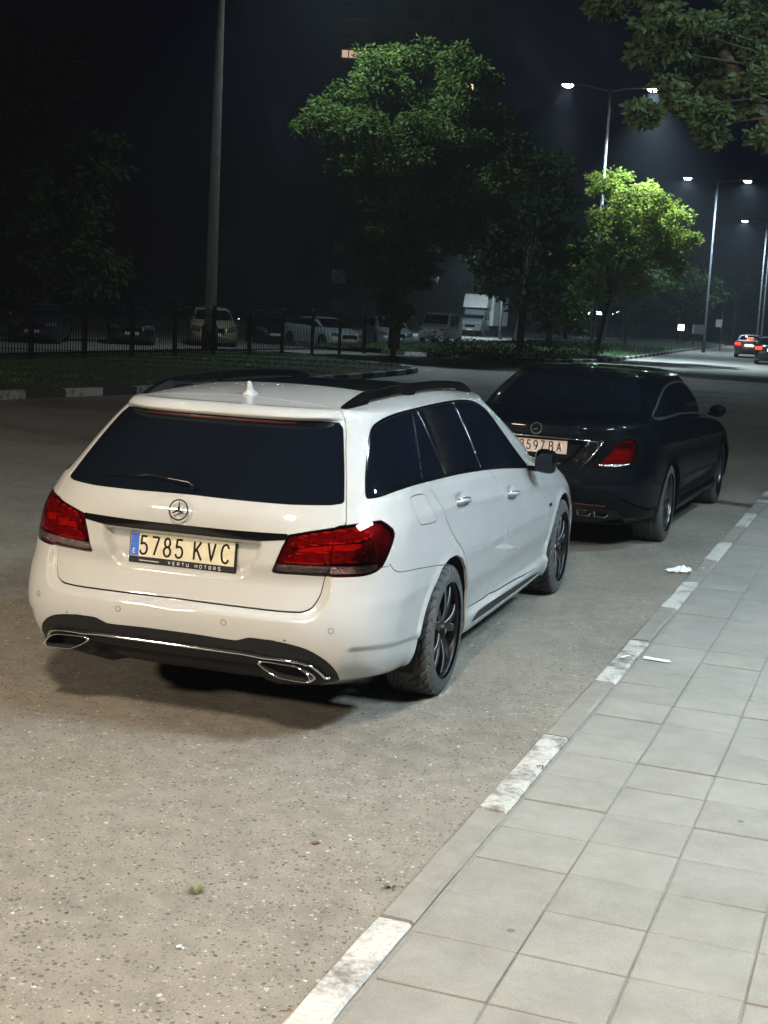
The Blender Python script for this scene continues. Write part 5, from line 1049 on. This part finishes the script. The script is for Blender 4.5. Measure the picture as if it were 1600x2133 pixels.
    for sg in (1,-1):
        mb=MB(); V=[];F=[]
        for (y,x0,x1,z0,z1) in ((5.02,.45,.55,.62,.72),(4.95,.58,.72,.62,.76),(4.80,.72,.84,.64,.78)): V+=[(sg*x0,y+.06,z0),(sg*x1,y,z0),(sg*x1,y-.02,z1),(sg*x0,y+.03,z1)]
        for j in range(2): F+=[(j*4+k,j*4+(k+1)%4,(j+1)*4+(k+1)%4,(j+1)*4+k) for k in range(4)]
        mb.add(V,F); mb.build('headlight',MT['clear_reflector'],root,True)
    return root
def make_tyre2(R,Rr,w,na=140):
    """summer tyre with straight grooves"""
    mb=MB(); pr=[(Rr,-.5),(Rr+.03,-.5),(R-.02,-.465),(R-.004,-.42)]
    for g in (-.27,-.09,.09,.27): pr+=[(R,g-.035),(R-.008,g-.028),(R-.008,g+.028),(R,g+.035)]
    pr+=[(R-.004,.42),(R-.02,.465),(Rr+.03,.5),(Rr,.5)]; mb.lathe([(r,h*w) for r,h in pr],na,'x'); return mb.data('tyre',MT['rubber'],False)
SEDAN=build_sedan()
# ------------------------------------------------------------------ far vehicles
for k_,c_ in {'far_navy':(.012,.016,.035),'far_black':(.010,.010,.012),'far_beige':(.30,.25,.15),'far_silver':(.42,.44,.45),'far_grey':(.20,.21,.22),'far_white':(.70,.70,.68),'far_red':(.22,.03,.03),'far_steel':(.30,.29,.28)}.items(): MT[k_]=simple(k_,c_,.35,.2,.7,.08,4)
MT['tail_on']=emis('tail_on',(1.0,.03,.015),3.2); MT['tail_hot']=emis('tail_hot',(1.0,.08,.04),6); MT['plate_lit']=emis('plate_lit',(1.0,.95,.85),3); MT['head_glass']=simple('head_glass',(.75,.78,.8),.12,.9,0,.2,30,.3,60); MT['canvas']=simple('canvas',(.6,.59,.54),.8,0,0,.12,2,.2,8)
def far_wheels(root,xs,ys,r):
    mb=MB(); mb.lathe([(r*.6,-.1),(r*.9,-.11),(r,-.08),(r,.08),(r*.9,.11),(r*.6,.1)],24,'x'); td=mb.data('tyre',MT['rubber'],True); mb=MB(); mb.lathe([(0,.07),(r*.15,.08),(r*.2,.05),(r*.55,.06),(r*.62,.09),(r*.62,-.08)],24,'x'); wd=mb.data('wheel',MT['rim_grey'],True)
    for y in ys:
        for s in (1,-1): w=link('wheel',wd,root,(s*xs,y,r),(0,0,0 if s>0 else math.pi)); link('tyre',td,w)
def far_proto(hatch=False):
    root=empty('parked_car'); G=sedan_grid(22,60,12,46) if not hatch else wagon_grid(22,60,12,50)
    M=grid_tm(G); arch=S_ARCH; ys=(S_RO,S_RO+S_WB) if not hatch else (RO,RO+WB)
    for yc in ys: d=np.where(M.V[:,0]>.5,sd_poly(M.yz,np.array(arch)+[yc,S_RW]),1); M=cut(M,d)[1]
    if not hatch: M=sedan_cuts(root,M,None,MT['gloss_black'])
    else:
        dl,M=zone(M,np.where(M.V[:,1]>.3,sd_poly(M.sz,catmull(DLO,3,True)),1),.001); pair('door_window',dl,MT['tint_glass'],root,.004)
        ws,M=zone(M,np.maximum(sd_poly(M.xz,[(-1,.985),(.66,.985),(.70,1.02),(.60,1.33),(.56,1.352),(-1,1.385)]),3.05-M.V[:,1]),.002); tm_obj('windscreen',both(ws),MT['tint_glass'],root,.006)
        rg,M=zone(M,np.maximum(sd_poly(M.xz,[(-1,1.04),(.66,1.04),(.55,1.35),(-1,1.36)]),M.V[:,1]-.6),.002); tm_obj('back_window',both(rg),MT['tint_glass'],root,.006)
    tm_obj('body_shell',both(M),MT['far_silver'],root,.01)
    far_wheels(root,.80,ys,.33); F_=5.0 if not hatch else 4.83
    for s in (1,-1):
        mb=MB(); V=[];F=[]
        for (dy,x0,x1,z0,z1) in ((.02,.48,.58,.62,.72),(-.05,.60,.72,.62,.76),(-.20,.74,.84,.64,.78)): V+=[(s*x0,F_+dy+.06,z0),(s*x1,F_+dy+.02,z0),(s*x1,F_+dy,z1),(s*x0,F_+dy+.04,z1)]
        for j in range(2): F+=[(j*4+k,j*4+(k+1)%4,(j+1)*4+(k+1)%4,(j+1)*4+k) for k in range(4)]
        mb.add(V,F+[(0,1,2,3)]); mb.build('headlight',MT['head_glass'],root)
        mb=MB(); mb.box((s*.72,.10,.86),(.34,.10,.16)); mb.build('tail_light',MT['red_dark'],root,bevel=.02)
        mb=MB(); mb.box((s*1.0,3.45 if not hatch else 3.2,1.02),(.18,.12,.12),None,.8); mb.build('door_mirror',MT['gloss_black'],root,bevel=.02)
    mb=MB(); mb.box((0,F_+.09,.60),(.80,.04,.18)); mb.build('grille',MT['gloss_black'],root,bevel=.02); mb=MB(); mb.box((0,F_+.115,.45),(.52,.012,.11)); mb.build('number_plate',MT['plate_white'],root); mb=MB(); mb.box((0,.0,.78),(.52,.03,.11)); mb.build('number_plate',MT['plate_white'],root)
    mb=MB(); mb.box((0,2.5,.3),(1.5,4.2,.12)); mb.build('floor_pan',MT['matte_black'],root)
    return root
P_S,P_H=far_proto(),far_proto(True)
def paint(root,mat):
    for o in root.children:
        if o.name.startswith('body_shell'): o.material_slots[0].link='OBJECT'; o.material_slots[0].material=MT[mat]
def place(proto,first,loc,az,mat,label,group,sc=1.0,name='parked_car'):
    r=proto if first else copy_tree(proto); r.name=name; r.location=loc; r.rotation_euler=(0,0,az); r.scale=(sc,)*3; tag(r,label,'car',group); paint(r,mat); return r
GP='cars parked behind the railings'
# az turns the nose (local +y) towards the street
place(P_S,True,(-27.2,42.9,0),math.radians(-155),'far_navy','dark car facing out with a pale front plate, leftmost behind the railings',GP)
place(P_H,True,(-25.9,46.9,0),math.radians(-150),'far_black','black car with glinting windows, second from the left behind the railings',GP)
place(P_H,False,(-24.3,51.2,0),math.radians(-152),'far_beige','beige tall car beside the brown mast behind the railings',GP,1.08)
place(P_S,False,(-24.9,58.6,0),math.radians(-150),'far_black','black car showing only its front plate right of the brown mast',GP)
place(P_S,False,(-21.9,55.4,0),math.radians(-128),'far_silver','silver car turned sideways right of the brown mast',GP,.95)
place(P_H,False,(-20.9,64.5,0),math.radians(-150),'far_grey','grey car behind the railings left of the big tree trunk',GP)
GT='cars driving away down the avenue'
def lit_tail(r,plate=True,third=False):
    for o in r.children:
        if o.name.startswith('tail_light'): o.material_slots[0].link='OBJECT'; o.material_slots[0].material=MT['tail_on']
    if plate:
        mb=MB(); mb.box((0,-.03,.78),(.54,.02,.12)); mb.build('lit_plate',MT['plate_lit'],r)
    if third: mb=MB(); mb.box((0,1.0,1.24),(.40,.05,.05)); mb.build('brake_light',MT['tail_hot'],r)
a_=place(P_S,False,(-3.35,85.5,0),math.radians(3),'far_steel','grey car with red tail lights lit in the far traffic',GT,1.0,'driving_car'); lit_tail(a_,True,True)
b_=place(P_H,False,(-1.15,70.5,0),math.radians(3),'far_black','black car with red tail light cut by the right picture edge',GT,1.0,'driving_car'); lit_tail(b_,True)
# small white van
def boxy(root,name,secs,mat,fl=0):
    """loft of rounded rectangles along y: (y, half width, z0, z1, top inset)"""
    V=[];F=[]; n=10
    for y,w,z0,z1,ti in secs:
        r=.08; V+=[(-w+.05,y,z0),(w-.05,y,z0),(w,y,z0+.08),(w,y,z0+(z1-z0)*.5),(w-ti,y,z1-r),(w-ti-r,y,z1),(-w+ti+r,y,z1),(-w+ti,y,z1-r),(-w,y,z0+(z1-z0)*.5),(-w,y,z0+.08)]
    for i in range(len(secs)-1): F+=[(i*n+k,(i+1)*n+k,(i+1)*n+(k+1)%n,i*n+(k+1)%n) for k in range(n)]
    F+=[tuple(range(n)),tuple((len(secs)-1)*n+k for k in range(n))[::-1]]; mb=MB(); mb.add(V,F); return mb.build(name,mat,root)
van=empty('white_van',(-20.9,78.2,0),math.radians(182)); tag(van,'small white panel van parked beside the box truck','van')
boxy(van,'body_shell',[(0,.80,.3,1.75,.05),(.1,.86,.28,1.82,.08),(2.6,.86,.28,1.84,.08),(3.0,.86,.28,1.74,.10),(3.55,.86,.28,1.12,.04),(4.1,.84,.28,1.0,.05),(4.3,.78,.32,.85,.08)],MT['far_white'])
mb=MB(); mb.add([(-.70,3.06,1.70),(.70,3.06,1.70),(.76,3.56,1.15),(-.76,3.56,1.15)],[(0,3,2,1)]); mb.build('windscreen',MT['tint_glass'],van)
for s in (1,-1):
    for y0,y1 in ((2.1,2.95),(1.1,1.95)): mb=MB(); mb.add([(s*.865,y0,1.15),(s*.865,y1+.2*(y0>2),1.15),(s*.80,y1-.05,1.66),(s*.80,y0,1.66)],[(0,1,2,3)]); mb.build('door_window',MT['tint_glass'],van)
    mb=MB(); mb.box((s*.62,4.26,.80),(.28,.08,.16)); mb.build('headlight',MT['head_glass'],van,bevel=.03); mb=MB(); mb.box((s*.98,3.2,1.15),(.16,.1,.2)); mb.build('door_mirror',MT['gloss_black'],van,bevel=.02)
mb=MB(); mb.box((0,4.31,.50),(.52,.02,.11)); mb.build('number_plate',MT['plate_white'],van); far_wheels(van,.74,(.8,3.5),.31)
# box truck
tk=empty('box_truck',(-27.0,113.5,0),math.radians(177)); tag(tk,'light box truck with canvas hood over the cab behind the white van','truck')
boxy(tk,'cab',[(4.0,1.0,.5,2.25,.08),(4.5,1.0,.45,2.28,.10),(5.0,1.0,.45,2.2,.10),(5.55,1.0,.45,1.45,.04),(6.1,.97,.45,1.25,.05),(6.3,.90,.5,1.05,.1)],MT['far_grey'])
mb=MB(); mb.add([(-.86,5.02,2.12),(.86,5.02,2.12),(.92,5.56,1.48),(-.92,5.56,1.48)],[(0,3,2,1)]); mb.build('windscreen',MT['tint_glass'],tk)
for s in (1,-1):
    mb=MB(); mb.add([(s*1.006,4.15,1.4),(s*1.006,5.3,1.4),(s*.92,5.0,2.1),(s*.92,4.15,2.1)],[(0,1,2,3)]); mb.build('door_window',MT['tint_glass'],tk); mb=MB(); mb.box((s*.70,6.26,.95),(.32,.1,.2)); mb.build('headlight',MT['head_glass'],tk,bevel=.03)
mb=MB(); mb.box((0,6.28,.85),(.9,.06,.22)); mb.build('grille',MT['gloss_black'],tk,bevel=.02); mb=MB(); mb.box((0,6.32,.55),(.52,.02,.11)); mb.build('number_plate',MT['plate_white'],tk)
mb=MB(); mb.box((0,1.9,2.2),(2.6,4.2,2.6)); mb.build('cargo_box',MT['canvas'],tk,bevel=.05)
mb=MB(); mb.add([(-1.1,4.0,2.36),(1.1,4.0,2.36),(1.05,5.25,2.36),(-1.05,5.25,2.36),(-1.12,4.0,3.48),(1.12,4.0,3.48),(1.08,4.75,3.45),(-1.08,4.75,3.45)],[(3,2,1,0),(4,5,6,7),(0,1,5,4),(1,2,6,5),(2,3,7,6),(3,0,4,7)]); mb.build('cab_hood',MT['canvas'],tk,bevel=.05)
mb=MB(); mb.box((0,2.2,.75),(1.9,4.6,.25)); mb.build('chassis',MT['matte_black'],tk); far_wheels(tk,.92,(.9,5.3),.36)
# ------------------------------------------------------------------ litter and weeds
MT['paper']=simple('paper',(.78,.79,.80),.7,0,0,.06,20,.2,30); MT['foil']=simple('foil',(.72,.74,.85),.25,.6,0,.2,60,.8,90); MT['weed']=simple('weed',(.10,.11,.035),.7,0,0,.4,40); MT['dry_leaf']=simple('dry_leaf',(.16,.085,.035),.8,0,0,.4,40)
def crumple(name,label,loc,sx,sy,h,seed,mat,rz=0,flat=.3,cat='litter',n=7):
    r=np.random.default_rng(seed); V=[];F=[]
    for i in range(n):
        for j in range(n): u,v=i/(n-1)-.5,j/(n-1)-.5; V.append((u*sx*(1+.15*r.normal()),v*sy*(1+.15*r.normal()),.003+h*abs(r.normal())*flat+h*max(0,.6-abs(u)-abs(v))))
    for i in range(n-1): F+=[(i*n+j,(i+1)*n+j,(i+1)*n+j+1,i*n+j+1) for j in range(n-1)]
    o=link(name,mesh_data(name,V,F,MT[mat]),None,loc,(0,0,rz)); m=o.modifiers.new('t','SOLIDIFY'); m.thickness=.0008; tag(o,label,cat); return o
crumple('tissue','crumpled white tissue lying on the road against the kerb',(1.60,5.40,0),.20,.13,.05,1,'paper',.3)
crumple('paper_scrap','flat torn white paper on the paving beside the kerb',(1.86,2.03,.104),.15,.05,.004,2,'paper',-.15,.5)
crumple('paper_scrap','small white paper strip lying across the kerb top',(1.70,2.0,.107),.07,.022,.003,3,'paper',1.2,.5)
crumple('foil_scrap','small shiny foil scrap on the asphalt in the foreground',(.996,-1.838,0),.030,.016,.005,4,'foil',.2,.5,n=5)
crumple('dry_leaf','curled tan leaf on the asphalt near the middle',(1.06,-.92,0),.030,.018,.006,5,'dry_leaf',.9,.5,'leaf',5)
crumple('tissue','tiny white paper bit on the paving edge',(1.80,5.05,.103),.03,.025,.01,6,'paper',.9,.5,'litter',4)
def weed(label,loc,n,h,seed):
    r=random.Random(seed); mb=MB()
    for k in range(n):
        a=r.random()*6.28; L=h*(.5+r.random()); d=np.array([math.cos(a),math.sin(a),0]); t=np.array([-d[1],d[0],0])*.004; b=d*.004
        mb.add([b-t,b+t,b+d*L*.5+t*1.3+np.array([0,0,L*.45]),b+d*L+np.array([0,0,L*.35]),b+d*L*.5-t*1.3+np.array([0,0,L*.45])],[(0,1,2,4),(4,2,3)])
    o=mb.build('weed',MT['weed'],None,loc=loc); tag(o,label,'weed')
weed('small weed sprouting from the asphalt in the foreground',(.862,-1.469,0),11,.026,1); weed('weed at the foot of the bare kerb stone in front',(1.416,-1.158,0),9,.02,2); weed('tiny weed in the joint behind the white kerb stone',(1.675,-.02,.1),10,.018,3)
mb=MB(); mb.tube([(0,0,.003),(.03,.01,.006),(.06,.005,.004)],.0014,5); tag(mb.build('straw','' or MT['dry_leaf'],None,True,loc=(1.40,-2.06,0)),'short dry straw beside the front white kerb stone','litter')
# ------------------------------------------------------------------ thin volume added in place of lens glare and lamp glow
hz=MB(); hz.box((-30,90,24.5),(260,300,51)); hm=bpy.data.materials.new('glare_haze'); hm.use_nodes=True; n_=hm.node_tree; n_.nodes.remove(n_.nodes['Principled BSDF']); pv=n_.nodes.new('ShaderNodeVolumePrincipled'); pv.inputs['Color'].default_value=(.86,.92,1,1); pv.inputs['Density'].default_value=.0007; pv.inputs['Anisotropy'].default_value=.3; n_.links.new(pv.outputs[0],n_.nodes['Material Output'].inputs['Volume'])
tag(hz.build('glare_haze',hm),kind='stuff'); hm.cycles.homogeneous_volume=True; SC.cycles.volume_bounces=0; SC.cycles.volume_step_rate=4; SC.cycles.volume_max_steps=64
